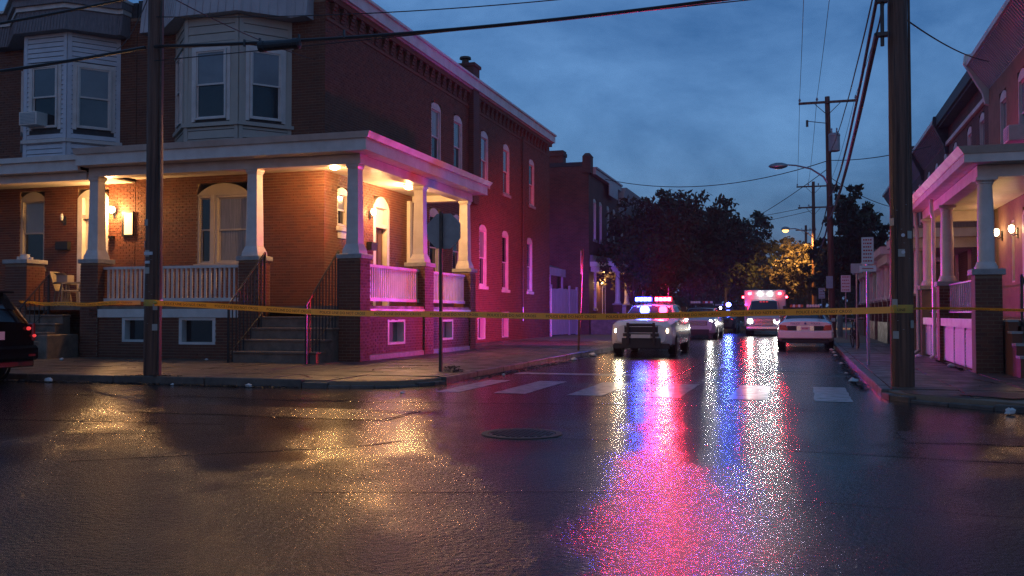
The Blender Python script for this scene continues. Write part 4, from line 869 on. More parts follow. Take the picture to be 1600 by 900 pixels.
# ------------------------------------------------------------------ utility poles, wires, lamps
def pole_mesh(x, y, z0, z1, r0, r1, parent, lean=(0,0)):
    m = MB(); n = 14; v = []
    k = 12
    pts = [(x+lean[0]*i/k+random.uniform(-.006,.006), y+lean[1]*i/k+random.uniform(-.006,.006), z0+(z1-z0)*i/k) for i in range(k+1)]
    m.tube(pts, [r0+(r1-r0)*i/k for i in range(k+1)], n); return m.build('pole_shaft', M['wood'], parent, smooth=True)
def pole_details(parent, x, y, r, ang, n=16):
    c, s = math.cos(rad(ang)), math.sin(rad(ang)); m = MB(); m.tube([(x+c*(r+.012), y+s*(r+.012), .1), (x+c*(r*.93+.012), y+s*(r*.93+.012), 8.5)], .02, 6); g = m.build('ground_wire_cover', M['rust'], parent)
    for i in range(n):
        a = rad(random.uniform(200,340)); z = random.uniform(.9,3.2); R = r*(1-.02*z)+.003; q = MB((x+math.cos(a)*R, y+math.sin(a)*R, z), (-math.sin(a), math.cos(a), 0), (math.cos(a), math.sin(a), 0))
        q.box(-.012,.012,-.004,.004,-.003,.003) if i % 3 else q.box(-.05,.05,-.004,.003,-.06,.06); q.build('staple' if i % 3 else 'torn_notice', M['galv'] if i % 3 else M['cream'], parent)
    for i in range(9):
        a = rad(random.uniform(200,340)); z = random.uniform(.2,6); L = random.uniform(.5,1.6); R = r*(1-.022*z)+.0015; q = MB((x+math.cos(a)*R, y+math.sin(a)*R, z), (-math.sin(a), math.cos(a), 0), (math.cos(a), math.sin(a), 0))
        q.add([(-.002,0,0),(.004,0,L*.3),(.002,-.003,L),(-.006,-.001,L*.6)], [(0,1,2,3)]); q.build('wood_split', M['tar'], parent)
def crossarm(parent, x, y, z, L, ins=(-.95,-.4,.4,.95), d=.055):
    m = MB(); m.box(x-L/2, x+L/2, y-.2, y-.2+2*d, z-d, z+d); o = m.build('crossarm', M['wood'], parent)
    m = MB(); m.tube([(x-L*.22,y-.15,z-.06),(x,y-.12,z-.65)], .018, 5); m.tube([(x+L*.22,y-.15,z-.06),(x,y-.12,z-.65)], .018, 5); m.build('arm_brace', M['rust'], parent)
    for f in ins: q = MB(); q.lathe([(.02,z+.05),(.02,z+.10),(.055,z+.12),(.065,z+.17),(.04,z+.20),(.05,z+.23),(.02,z+.26)], 8, (x+f*L/2,y-.14,0)); q.build('insulator', M['grayplastic'], o)
def splice(parent, P): pass
p1 = thing('utility_pole', (1.54,16.4,.13), 'thick dark wooden utility pole on the right pavement with yellow tape round it', 'utility pole')
pole_mesh(1.54,16.4,.0,12.0,.172,.13,p1,(-.02,0)); crossarm(p1,1.52,16.4,11.6,2.6,ins=(-.95,-.35,.95))
m = MB(); m.tube([(1.28,16.2,7.1),(1.28,16.2,5.6)], .03, 6); m.box(1.27,1.36,16.15,16.3,7.0,7.06); m.box(1.2,1.36,16.12,16.25,6.3,6.36); m.box(1.2,1.36,16.12,16.25,5.75,5.81); m.build('cable_bracket', M['iron'], p1)
for z in (2.55,2.28): m = MB(); m.lathe([(.03,0),(.03,.012)], 8, (1.56,16.225,z), axis='y'); m.build('marker_disc', M['signwhite'], p1)
pole_details(p1,1.54,16.4,.172,20)
p0 = thing('utility_pole', (-11.72,15.15,.13), 'rust-brown wooden utility pole on the left pavement in front of the lit porch', 'utility pole')
pole_mesh(-11.72,15.15,.0,12.0,.166,.13,p0,(.0,0)); crossarm(p0,-11.72,15.15,11.5,2.4,ins=(-.9,.9))
m = MB(); m.box(-11.80,-11.62,14.972,14.992,2.40,2.46); m.box(-11.78,-11.68,14.972,14.990,2.24,2.29); m.build('pole_tag', M['signwhite'], p0)
pole_details(p0,-11.72,15.15,.166,-20)
p2 = thing('utility_pole', (1.47,49.45,.1), 'tall utility pole with crossarm, grey transformer and unlit lamp arm', 'utility pole')
pole_mesh(1.47,49.45,.0,12.1,.17,.12,p2,(-.15,0)); crossarm(p2,1.32,49.45,11.8,2.75,ins=(-.96,-.36,.96))
m = MB(); m.lathe([(.20,9.3),(.27,9.33),(.27,10.05),(.29,10.07),(.29,10.12),(.24,10.2),(.05,10.24)], 16, (1.62,49.2,0)); tr = m.build('transformer', M['grayplastic'], p2, smooth=True)
m = MB(); m.lathe([(.035,10.2),(.05,10.28),(.03,10.34),(.045,10.42),(.02,10.46)], 8, (1.5,49.15,0)); m.lathe([(.035,10.2),(.05,10.28),(.03,10.34),(.045,10.42),(.02,10.46)], 8, (1.74,49.15,0)); m.build('bushing', M['grayplastic'], tr)
m = MB(); m.tube([(.35,49.3,10.62),(.35,49.3,10.95)], .06, 6); m.tube([(.35,49.3,10.9),(1.3,49.35,10.75)], .02, 5); m.build('fuse_cutout', M['iron'], p2)
m = MB(); m.tube([(1.4,49.4,7.6),(1.1,49.35,8.1),(.5,49.2,8.5),(-.2,49.1,8.68),(-.7,49.0,8.72)], [.05,.05,.045,.04,.035], 8); la = m.build('lamp_arm', M['galv'], p2, smooth=True)
m = MB((-1.0,49.0,8.68)); m.lathe([(.02,-.52),(.10,-.42),(.17,-.15),(.16,.12),(.09,.34),(.05,.40)], 12, axis='x'); m.build('lamp_head', M['alu'], la, smooth=True)
m = MB(); m.box(1.18,1.50,49.22,49.25,2.55,3.15); m.build('pole_sign', M['signblue'], p2)
p3 = thing('utility_pole', (1.0,80,.1), 'distant utility pole with two crossarms and the burning amber street lamp', 'utility pole')
pole_mesh(1.0,80,.0,11.95,.19,.12,p3); crossarm(p3,1.0,80,11.55,2.6,ins=(-.95,-.3,.3,.95)); crossarm(p3,1.0,80,9.85,2.4,ins=(-.9,-.3,.9))
m = MB(); m.tube([(.95,79.8,7.4),(.4,79.7,7.9),(-.4,79.6,8.15),(-.9,79.6,8.15)], .045, 8); la = m.build('lamp_arm', M['galv'], p3, smooth=True)
m = MB((-1.15,79.6,8.15)); m.lathe([(.02,-.36),(.12,-.3),(.2,-.1),(.18,.12),(.07,.3)], 12, axis='x'); lh = m.build('lamp_head', M['alu'], la, smooth=True)
m = MB(); m.lathe([(.02,7.84),(.16,7.88),(.24,7.96),(.26,8.06)], 14, (-1.18,79.6,0)); m.build('lamp_lens', M['sodium'], la, smooth=True)
beam('lamp_light', (-1.18,79.6,7.70), (.30,.45,-1), 6500, (1,.50,.13), la, 150, .2, .5)
p4 = thing('utility_pole', (.6,120,0), 'thin farthest utility pole showing just left of the double-armed pole', 'utility pole'); pole_mesh(.6,120,.0,12,.2,.14,p4); crossarm(p4,.6,120,11.4,2.4)
def wire(label, p, q, sag, r=.012, grp='overhead wires', n=16, cat='wire', wob=0):
    p, q = Vector(p), Vector(q); m = MB()
    pts = [tuple(p.lerp(q, i/n)+Vector((0,0,-4*sag*(i/n)*(1-i/n)+(wob*math.sin(i*2.1) if 0 < i < n else 0)))) for i in range(n+1)]
    m.tube(pts, r, 5); return tag(m.build('overhead_wire', M['cableblack'], None, smooth=True), label, cat, grp)
G1 = 'power wires along the street'
for k, (f1, f2) in enumerate(((-.95,-.96),(-.35,-.36),(.95,.96))):
    nm = ('leftmost','middle','rightmost')[k]
    wire(f'{nm} thin power wire between the crossarms of the right pole and transformer pole', (1.52+f1*1.3,16.3,11.85), (1.32+f2*1.375,49.3,12.05), .45, .011, G1)
    wire(f'{nm} thin power wire from the transformer pole to the double-armed pole', (1.32+f2*1.375,49.3,12.05), (1.0+(-.95,-.3,.95)[k]*1.3,79.9,11.8), .5, .012, G1)
G2 = 'cables strung low along the street'
for k, (z1, z2, x1, r, sg, lab) in enumerate([(7.0,9.2,1.28,.016,.5,'upper thin street cable rising beside the right pole'),(6.35,7.1,1.2,.03,.7,'lashed street cable second down at the right pole'),(6.3,6.6,1.3,.014,.9,'thin street cable third down at the right pole'),(5.8,6.0,1.2,.045,.5,'thickest lowest street cable, catching red light near the right pole')]):
    wire(lab, (x1,16.2,z1), (1.35,49.3,z2), sg, r, G2, wob=.01); 
    if k in (1,3): wire(lab.replace('street cable','onward cable')+', beyond the transformer pole', (1.35,49.3,z2), (.95,79.8,z2+.2), .8, r, G2)
# thick cable across the junction with its splice case
wire('thick black cable crossing the whole junction from left pole to right pole', (-11.6,14.95,6.32), (1.5,16.2,6.75), .22, .034, 'cables across the junction', n=24)
wire('thick black cable leaving the left pole towards the left frame edge', (-11.8,14.95,6.32), (-30,14.9,6.9), .5, .034, 'cables across the junction')
wire('upper thick cable above the left bay running to the left pole', (-11.8,15.0,7.35), (-30,14.9,7.4), .42, .028, 'cables across the junction')
wire('thin wire just above the thick junction cable', (-11.6,15.0,6.9), (1.5,16.3,7.1), .30, .010, 'cables across the junction', n=24)
wire('thin wire just below the thick junction cable at top', (-11.6,14.95,6.05), (1.5,16.3,6.62), .02, .010, 'cables across the junction', n=24)
wire('thin service wire from left pole to the pale blue bay', (-11.74,15.1,7.6), (-18.9,22.7,8.95), .25, .012, 'house service wires')
wire('second service wire from left pole to the corner house eave', (-11.74,15.1,7.7), (-17.0,22.2,9.2), .3, .010, 'house service wires')
wire('service wire from left pole across the beige bay', (-11.74,15.1,7.5), (-12.6,22.9,8.2), .12, .012, 'house service wires')
wire('service wire from right pole to the pink cornice', (1.62,16.3,6.05), (4.75,27.2,7.9), .12, .014, 'house service wires')
wire('sagging wire across the sky from the dark end house to the transformer pole', (XF+.2,56,9.4), (1.4,49.3,8.9), .85, .022, 'wires across the far street')
wire('wire slanting down from transformer pole towards the left trees', (1.4,49.3,8.55), (-9,92,8.5), .6, .02, 'wires across the far street')
wire('wire slanting down from transformer pole to the right-hand row', (1.5,49.4,8.9), (4.7,38.5,7.6), .15, .02, 'wires across the far street')
wire('second wire from transformer pole to the farther right-hand house', (1.5,49.4,8.0), (4.8,53,6.8), .2, .018, 'wires across the far street')
wire('distant wire from the double-armed pole over the left trees', (.9,79.8,9.95), (-14,84,9.0), .4, .02, 'wires across the far street')
wire('lower distant wire from the double-armed pole over the left trees', (.9,79.8,9.6), (-14,82,8.0), .4, .02, 'wires across the far street')
sc_ = thing('splice_case', (-9.2,15.05,6.2), 'black cylindrical splice case hanging in the thick cable before the beige bay', 'splice case')
m = MB(); m.lathe([(.05,-.42),(.10,-.40),(.105,-.30),(.09,-.29),(.09,.29),(.105,.30),(.10,.40),(.05,.42)], 12, (-9.02,15.08,6.17), axis='x'); m.build('case_body', M['black'], sc_)
for dx in (-.72,-.40,.40,1.3): m = MB(); m.box(-9.02+dx-.015,-9.02+dx+.015,15.06,15.10,6.2,6.33); m.build('cable_clamp', M['iron'], sc_)
# ------------------------------------------------------------------ trees
def tree(label, x, y, h, rx, rz, cz, n=2600, leaf=.2, mat='leaf', trunk=.16, group='trees along the street', clump=62, cat='tree', ry=None, base=.1):
    ry = ry or rx
    t = thing('street_tree', (x, y, base), label, cat, group); m = MB()
    tp = [(x,y,base),(x+.05,y,base+h*.2),(x-.05,y+.05,base+h*.42),(x+.1,y,base+h*.75)]
    m.tube(tp, [trunk,trunk*.8,trunk*.6,trunk*.15], 8); st = Vector(tp[2]); tips = []
    for i in range(7):
        a = i*2.4+random.random(); e = Vector((x+math.cos(a)*rx*.7, y+math.sin(a)*ry*.7, cz+random.uniform(-.35,.6)*rz)); s = Vector(tp[1]).lerp(Vector(tp[2]), random.uniform(.3,1)); mid = s.lerp(e,.5)+Vector((0,0,.3))
        m.tube([tuple(s),tuple(mid),tuple(e)], [trunk*.42,trunk*.28,trunk*.08], 5)
    m.build('trunk', M['bark'], t, smooth=True)
    k = max(12, n//clump); C = []
    while len(C) < k:
        p = rng.normal(size=3); p /= np.linalg.norm(p); p *= rng.random()**.38
        if p[2] < -.75: continue
        p = p*(1+.22*math.sin(3*p[0]+5*p[1]+x)); C.append((x+p[0]*rx, y+p[1]*ry, cz+p[2]*rz))
    C = np.array(C); cr = rng.uniform(.55,1.25,k)*rx*.21
    idx = rng.integers(0,k,n); q = rng.normal(size=(n,3)); q /= np.linalg.norm(q,axis=1)[:,None]; q *= (rng.random(n)**.5)[:,None]
    ctr = C[idx]+q*cr[idx][:,None]*np.array([1,1,.75])
    u = rng.normal(size=(n,3)); u /= np.linalg.norm(u,axis=1)[:,None]; v = rng.normal(size=(n,3)); v -= (v*u).sum(1)[:,None]*u; v /= np.linalg.norm(v,axis=1)[:,None]
    s = leaf*rng.uniform(.55,1.3,n)[:,None]; V = np.stack([ctr-u*s, ctr+v*s*.5, ctr+u*s, ctr-v*s*.5],1).reshape(-1,3)
    c = np.array([x,y,base]); me = bpy.data.meshes.new('crown'); me.from_pydata((V-c).tolist(), [], [(4*i,4*i+1,4*i+2,4*i+3) for i in range(n)]); me.materials.append(M[mat]); me.update()
    o = bpy.data.objects.new('crown', me); COL.objects.link(o); place(o, c, t); return t
tree('dark street tree nearest the lit police car, drooping over the left pavement', -8.2,56,8.2,3.3,3.0,5.0,8500,.17,'leafrust')
tree('low leafy branch tree by the lit porch, hanging over the left kerb', -8.6,50.5,5.6,1.6,1.6,3.9,1500,.13,'leaf',.09)
tree('broad dark tree behind the police car, tallest of the left group', -7.8,72,10.4,4.2,3.9,6.3,9500,.22,'leafrust')
tree('dark rounded tree at right end of the left group', -6.6,88,10.6,4.6,4.0,6.6,7500,.26,'leaf')
tree('dark tree left of the group against the row house cornice', -10.2,66,9.6,2.6,2.9,7.0,4600,.2,'leaf')
tree('distant low tree filling the end of the street', -2.2,125,9.5,6.5,4.0,5.2,6000,.36,'leaf')
tree('second distant tree filling the end of the street to the right', 5.5,130,10.5,6.0,4.6,5.6,5500,.36,'leaf')
tree('far tree seen above the second patrol car', -9.5,115,11,5.5,4.5,6.0,5200,.34,'leaf')
tree('tree lit amber by the burning street lamp', .7,83.4,7.4,3.6,2.4,5.0,4600,.2,'leafrust',.14)
tree('small loose tree top just behind the burning street lamp', -.6,98,9.0,2.6,2.2,7.2,1500,.2,'leafrust',.1)
tree('dark tall tree in front of the right-hand row', 3.3,63,8.4,2.1,3.3,5.2,6500,.17,'leaf')
tree('dark spiky tree rising beside the right row cornices', 3.9,72,11.0,1.9,3.4,7.6,4200,.2,'leaf')
tree('dark bushy tree left of the right-hand row, low on the pavement', 2.7,76,7.0,2.3,2.6,4.2,4600,.2,'leaf')
m = MB(); 
fw = []
for i in range(5200):
    x = random.uniform(-60,60); z = 8.0*(1-random.random()**2)*(.75+.25*math.sin(x*.35)+.15*math.sin(x*1.1)); y = random.uniform(150,158)
    a, b = random.uniform(.3,.8), random.uniform(.3,.8); c = random.uniform(0,PI)
    fw.append((x,y,z,a,b,c))
for x,y,z,a,b,c in fw: m.add([(x-a*math.cos(c),y-.3,z-a*math.sin(c)),(x+b*math.sin(c),y,z-b*math.cos(c)),(x+a*math.cos(c),y+.3,z+a*math.sin(c)),(x-b*math.sin(c),y,z+b*math.cos(c))], [(0,1,2,3)])
tag(m.build('distant_treeline', M['leaf'], None), 'dark treeline closing off the end of the street', 'trees', kind='stuff')

# ------------------------------------------------------------------ signs
ss = thing('stop_sign', (-7.0,18.0,.13), 'octagonal stop sign seen from behind on its brown pole at the left corner', 'stop sign')
m = MB(); m.box(-7.035,-6.975,17.96,18.02,.0,3.38); m.build('sign_post', M['rust'], ss)
R = .39; oc = [(R*math.cos(rad(22.5+45*i)), R*math.sin(rad(22.5+45*i))) for i in range(8)]
m = MB((-6.97,18.06,2.98),(1,0,0),(0,1,0)); m.prism(oc, -.012, .0); sp = m.build('sign_plate', M['signback'], ss)
m = MB((-6.97,18.06,2.98),(1,0,0),(0,1,0)); m.prism(oc, .0015, .005); m.build('sign_face', M['redink'], sp)
m = MB((-6.97,18.067,2.98),(-1,0,0),(0,1,0)); put_text(m, 'STOP', .30, 0, .0, -.11); m.build('sign_text', M['signwhite'], sp)
# kerbside signs at right
def sign(name, label, x, y, z0, zt, w_, h, mat, cat='sign', rows=0, ink='ink', posts=(0,), pr=.028, pmat='galv'):
    t = thing(name, (x,y,.13), label, cat)
    for dx in posts: m = MB(); m.tube([(x+dx,y,.08),(x+dx,y,zt-.05)], pr, 8); m.build('sign_post', M[pmat], t)
    m = MB((x,y-pr-.004,zt-h),(1,0,0),(0,-1,0)); m.box(-w_/2,w_/2,0,.008,0,h); pl_ = m.build('sign_plate', M[mat], t, bevel=.003)
    if rows:
        m = MB((x,y-pr-.004,zt-h),(1,0,0),(0,-1,0))
        for i in range(rows):
            z = h*(.12+.78*i/max(1,rows-1)); a = -w_*.36; 
            while a < w_*.34:
                b = random.uniform(.03,.07)*w_/.36; m.box(a, min(a+b, w_*.38), .009, .0105, z-h*.028, z+h*.028); a += b+.02*w_/.36
        tag(m.build('sign_print', M[ink], pl_), kind='stuff')
    return t
sign('parking_sign', 'tall white parking sign with red print on the near right kerb post', 1.46,23.13,.13,3.05,.26,.62,'signwhite',rows=7,ink='redink',pr=.034)
m = MB(); m.box(1.28,1.64,23.08,23.088,2.26,2.40); o = m.build('arrow_plate', M['signwhite'], bpy.data.objects['parking_sign'])
m = MB(); m.box(1.34,1.58,23.076,23.0795,2.32,2.34); m.build('arrow_print', M['redink'], o)
sign('parking_sign', 'small red-lit parking sign on a thin post behind the sedan', 1.95,45.9,.13,3.05,.42,.76,'signwhite',rows=5,ink='redink',pr=.03)
sign('kerb_sign', 'little pale sign with two white posts beyond the tall parking sign', 1.75,33.2,.13,2.95,.36,.32,'signblue',posts=(0,),pr=.03)
sign('parking_sign', 'dim small sign far along the right kerb beside dark trees', 1.3,66,.13,3.0,.4,.7,'signwhite',rows=4,ink='redink')
sp_ = thing('leaning_post', (-6.75,29.4,.13), 'leaning pale sign post without plate on left kerb before the dark end house', 'post')
m = MB(); m.box(-6.79,-6.72,29.37,29.43,.05,2.1); v = MB(); m = MB(); m.tube([(-6.78,29.4,.05),(-6.70,29.4,1.7),(-6.64,29.4,3.35)], .035, 8); m.build('post_shaft', M['rust'], sp_)
m = MB((-6.655,29.4,2.55),(0.0,1,0),(1,0,0)); m.box(-.15,.15,-.012,-.004,0,.75); m.build('sign_plate', M['alu'], sp_)
bo = thing('short_post', (1.85,50.5,.13), 'short amber-lit concrete post at kerb behind the parked sedan', 'bollard'); m = MB(); m.lathe([(.14,0),(.14,1.25),(.10,1.33),(.02,1.36)], 12, (1.85,50.5,.1)); m.build('post_body', M['stone'], bo, smooth=True)

# ------------------------------------------------------------------ barrier tape
tp = thing('barrier_tape', (-4.5,15.6,1.3), 'yellow printed police tape strung between the two poles across the street', 'tape')
TXT = 'POLICE LINE DO NOT CROSS'
def tape_span(p, q, sag, hgt, twist=(0,0), n=40, text=True, flat=1.0, amp=.012):
    p, q = Vector(p), Vector(q); L = (q-p).length; d = (q-p).normalized(); h0 = Vector((d.y,-d.x,0))
    if h0.y > 0: h0 = -h0
    def at(f):
        c = p.lerp(q, f)+Vector((0,0,-4*sag*f*(1-f)+amp*math.sin(f*17)))
        a = twist[0]+(twist[1]-twist[0])*f+.25*math.sin(f*9+1)
        up = Vector((0,0,1))*math.cos(a)+h0*math.sin(a); return c, up
    m = MB(); v = []; nr = (d.cross(Vector((0,0,1)))).normalized()*.0012
    for i in range(n+1):
        c, up = at(i/n)
        v += [tuple(c+up*hgt/2-nr), tuple(c-up*hgt/2-nr), tuple(c+up*hgt/2+nr), tuple(c-up*hgt/2+nr)]
    f = []
    for i in range(n):
        a, b = 4*i, 4*i+4; f += [(a,a+1,b+1,b),(a+2,b+2,b+3,a+3),(a,b,b+2,a+2),(a+1,a+3,b+3,b+1)]
    m.add(v, f); o = m.build('tape_span', M['tape'], tp)
    if text:
        gv, gf = text_geo(TXT, hgt*.62); W = max(g[0] for g in gv); gap = hgt*1.6; x = .2; mm_ = MB()
        sgn = 1 if d.x > 0 else -1
        while x+W < L-.1:
            vs = []
            for g in gv:
                s = (x+g[0])/L; c, up = at(s if sgn > 0 else 1-s); nn = up.cross(d)
                if nn.y > 0: nn = -nn
                vs.append(tuple(c+up*(g[1]-hgt*.22)+nn.normalized()*.004))
            mm_.add(vs, gf); x += W+gap
        mm_.build('tape_print', M['ink'], o)
tape_span((-11.54,14.95,1.50), (1.36,16.18,1.37), .17, .105)
tape_span((-20.6,21.0,1.62), (-11.90,15.02,1.52), .05, .085, twist=(.5,.1))
tape_span((1.72,16.3,1.38), (8.5,19.2,1.44), .04, .06, twist=(.7,.9))
for c, r_, h_ in (((-11.72,15.15),.165,.12),((1.54,16.4),.171,.13)):
    for k, (dz, hh) in enumerate(((0,h_),(.02,h_*.7))):
        m = MB(); z = 1.5 if c[0] < 0 else 1.375
        m.lathe([(r_+.004+.004*k, z-hh/2+dz), (r_+.003+.004*k, z+hh/2+dz)], 24, (*c,0), cap=False); m.build('tape_wrap', M['tape'], tp)
m = MB((1.54,16.4-.185,1.34),(1,0,0),(0,-1,0)); put_text(m, 'LINE', .06, -.02, .001, 0); tag(m.build('tape_print', M['ink'], tp), kind='stuff')
m = MB(); m.lathe([(.02,-.03),(.045,0),(.02,.03)], 8, (-11.50,14.93,1.5)); m.build('tape_knot', M['tape'], tp)

# ------------------------------------------------------------------ vehicles : x forward, y left, z up, moved at the end
class Body:
    def __init__(s, st):
        s.st = st; s.n = len(st)
    def sec(s, k):
        x, zb, ze, zt, wb, we, wt = s.st[k]; zm = zb+(ze-zb)*.55; wm = max(wb, we)*1.01
        return [(x,0,zb),(x,wb*.9,zb),(x,wb,zb+.10*(ze-zb)),(x,wm,zm),(x,we,ze),(x,wt,zt-.03),(x,wt*.62,zt),(x,0,zt+.015)]
    def S(s, a, t):
        a = min(max(a,0),s.n-1); t = min(max(t,0),7); i = min(int(a),s.n-2); j = min(int(t),6); fa, ft = a-i, t-j
        p, q = s.sec(i), s.sec(i+1)
        P = Vector(p[j]).lerp(Vector(p[j+1]), ft); Q = Vector(q[j]).lerp(Vector(q[j+1]), ft); return P.lerp(Q, fa)
    def body(s, mat, parent, name='body'):
        m = MB(); v = []
        for k in range(s.n):
            h = s.sec(k); v += h+[(x,-y,z) for x,y,z in h[1:-1]][::-1]
        f = []
        for k in range(s.n-1):
            for j in range(14): l = (j+1) % 14; f.append((k*14+j, (k+1)*14+j, (k+1)*14+l, k*14+l))
        f.append(tuple(range(14))); f.append(tuple((s.n-1)*14+j for j in range(14))[::-1])
        m.add(v, f); return m.build(name, mat, parent, smooth=True, angle=32)
    def patch(s, name, mat, parent, a0, a1, t0, t1, off=.012, both=True, na=4, nt=3, right=False):
        for sg in ((1,-1) if both else ((-1,) if right else (1,))):
            m = MB(); v = []
            for i in range(na+1):
                for j in range(nt+1):
                    a, t = a0+(a1-a0)*i/na, t0+(t1-t0)*j/nt; p = s.S(a,t)
                    n = (s.S(a+.05,t)-s.S(a-.05,t)).cross(s.S(a,min(7,t+.05))-s.S(a,t-.05))
                    n = n.normalized() if n.length > 1e-9 else Vector((0,0,1))
                    if n.y < 0 and t < 6.5: n = -n
                    if n.z < 0 and t >= 5: n = -n
                    p = p+n*off; v.append((p.x, p.y*sg, p.z))
            m.add(v, [(i*(nt+1)+j, i*(nt+1)+j+1, (i+1)*(nt+1)+j+1, (i+1)*(nt+1)+j) for i in range(na) for j in range(nt)]); o = m.build(name, mat, parent)
        return o
    def top(s, name, mat, parent, a0, a1, t0=5.15, off=.012, na=5):     # strip across the car (windscreens)
        m = MB(); v = []; nt = 8
        for i in range(na+1):
            a = a0+(a1-a0)*i/na
            row = [s.S(a, t0+(7-t0)*j/nt) for j in range(nt+1)]
            t_ = (s.S(a+.05,6.5)-s.S(a-.05,6.5)).normalized(); n = Vector((-t_.z,0,t_.x)); n = n if n.z > 0 else -n
            row = [p+n*off for p in row]; v += [(p.x,p.y,p.z) for p in row]+[(p.x,-p.y,p.z) for p in row[:-1][::-1]]
        w_ = 2*nt+1; m.add(v, [(i*w_+j,i*w_+j+1,(i+1)*w_+j+1,(i+1)*w_+j) for i in range(na) for j in range(w_-1)]); return m.build(name, mat, parent)
def wheels(parent, xs, yw, R=.36, wd=.24):
    for x in xs:
        for s in (1,-1):
            m = MB(); y = s*(yw-wd/2)
            pr = [(R*.62,-wd/2),(R*.93,-wd/2),(R,-wd*.36),(R,wd*.36),(R*.93,wd/2),(R*.62,wd/2)]
            m.lathe(pr, 22, (x,y,R), axis='y'); o = m.build('wheel', M['tyre'], parent, smooth=True)
            q = MB(); q.lathe([(R*.60,0),(R*.62,.02*s),(R*.5,.005*s),(R*.2,.03*s),(.02,.035*s)] if s > 0 else [(R*.60,0),(R*.62,-.02),(R*.5,-.005),(R*.2,-.03),(.02,-.035)], 16, (x,s*(yw+.001),R), axis='y', cap=False); q.build('rim', M['rim'], o, smooth=True)
            a = MB(); a.lathe([(R*1.0,0),(R*1.17,0)], 22, (x,s*(yw+.012-.02),R), axis='y', cap=False); a.build('wheel_arch', M['black'], parent)
def bx(name, mat, parent, x0,x1,y0,y1,z0,z1, bevel=0): m = MB(); m.box(x0,x1,y0,y1,z0,z1); return m.build(name, M[mat] if isinstance(mat,str) else mat, parent, bevel=bevel)
def lens(name, mat, parent, x, y, z, r, d=1, ry=1.0):
    m = MB(); m.lathe([(.001,.03*d),(r*.7,.022*d),(r,0),(r,-.03*d)], 14, (0,0,0), axis='x'); m.v = [(a+x, b*ry+y, c+z) for a,b,c in m.v]; return m.build(name, M[mat], parent, smooth=True)
def finish(t, x, y, deg, z=0): t.location = (x,y,z); t.rotation_euler = (0,0,rad(deg))
def lightbar(t, x, z, w_, left=None, right=None, P=0, mid=None, seg=4, hh=.12):
    o = bx('light_bar', 'black', t, x-.15, x+.15, -w_/2, w_/2, z, z+.045, .01)
    for s, mt in ((1,left),(-1,right)):
        for k in range(seg):
            a = s*(.06+(w_/2-.08)*k/seg); b = s*(.06+(w_/2-.08)*(k+.92)/seg); y0, y1 = min(a,b), max(a,b)
            bx('light_module', M[mt.replace('_on','_lens_on')] if mt else M['clear'] if k % 2 else M['redlens' if s > 0 else 'clear'], o, x-.13, x+.13, y0, y1, z+.047, z+.047+hh, .012)
            if mt: bx('led_strip', M[mt], o, x+.1305, x+.137, y0+.015, y1-.015, z+.047+hh*.16, z+.047+hh*.84)
    return o
RED, BLU = (1,.012,.045), (.05,.09,1)
# --- police SUV, front to us
sv = thing('police_car', (0,0,0), 'white police SUV facing us with its blue and red roof bar lit', 'police car')
B = Body([(2.50,.42,.86,.97,.72,.76,.60),(2.36,.30,.96,1.06,.92,.90,.74),(1.95,.26,1.02,1.12,.97,.95,.80),(1.25,.26,1.07,1.17,.985,.96,.82),(.98,.26,1.09,1.20,.985,.96,.80),(.18,.26,1.08,1.57,.985,.95,.66),(-.6,.26,1.08,1.64,.99,.95,.67),(-1.6,.26,1.10,1.62,.99,.95,.66),(-2.15,.28,1.10,1.53,.98,.94,.63),(-2.42,.32,1.14,1.26,.93,.90,.70),(-2.5,.45,1.0,1.12,.85,.84,.65)])
b = B.body(M['carwhite'], sv); B.top('windscreen', M['cglass2'], sv, 4.14, 4.95); B.top('rear_window', M['cglass'], sv, 8.1, 8.85)
for a0,a1 in ((4.55,5.0),(5.05,5.95),(6.05,6.95),(7.08,7.8)): B.patch('side_window', M['cglass'], sv, a0,a1,4.14,4.86)
B.patch('stripe', M['stripe'], sv, 2.2, 8.2, 3.25, 3.62, .006); B.patch('stripe', M['gold'], sv, 2.2, 8.2, 3.10, 3.22, .006)
for a in (4.98,6.0,7.0): B.patch('door_gap', M['black'], sv, a, a+.03, 2.2, 4.0, .004, na=1)
bx('grille', 'black', sv, 2.46,2.515,-.52,.52,.72,.93,.01)
for k in range(4): bx('grille_bar', 'chrome' if k == 3 else 'black', sv, 2.512,2.525,-.50,.50,.745+k*.05,.758+k*.05)
bx('lower_intake', 'black', sv, 2.44,2.516,-.60,.60,.24,.55,.01); bx('bumper_skirt', 'black', sv, 2.3,2.47,-.86,.86,.22,.38,.01)
for s in (1,-1):
    bx('push_bumper_upright', 'black', sv, 2.54,2.60,s*.40-.04,s*.40+.04,.36,1.02,.01)
bx('push_bumper_bar', 'black', sv, 2.53,2.59,-.55,.55,.60,.70,.01); bx('push_bumper_bar', 'black', sv, 2.53,2.59,-.42,.42,.93,1.0,.01); bx('licence_plate', 'clear', sv, 2.592,2.60,-.3,.3,.55,.66)
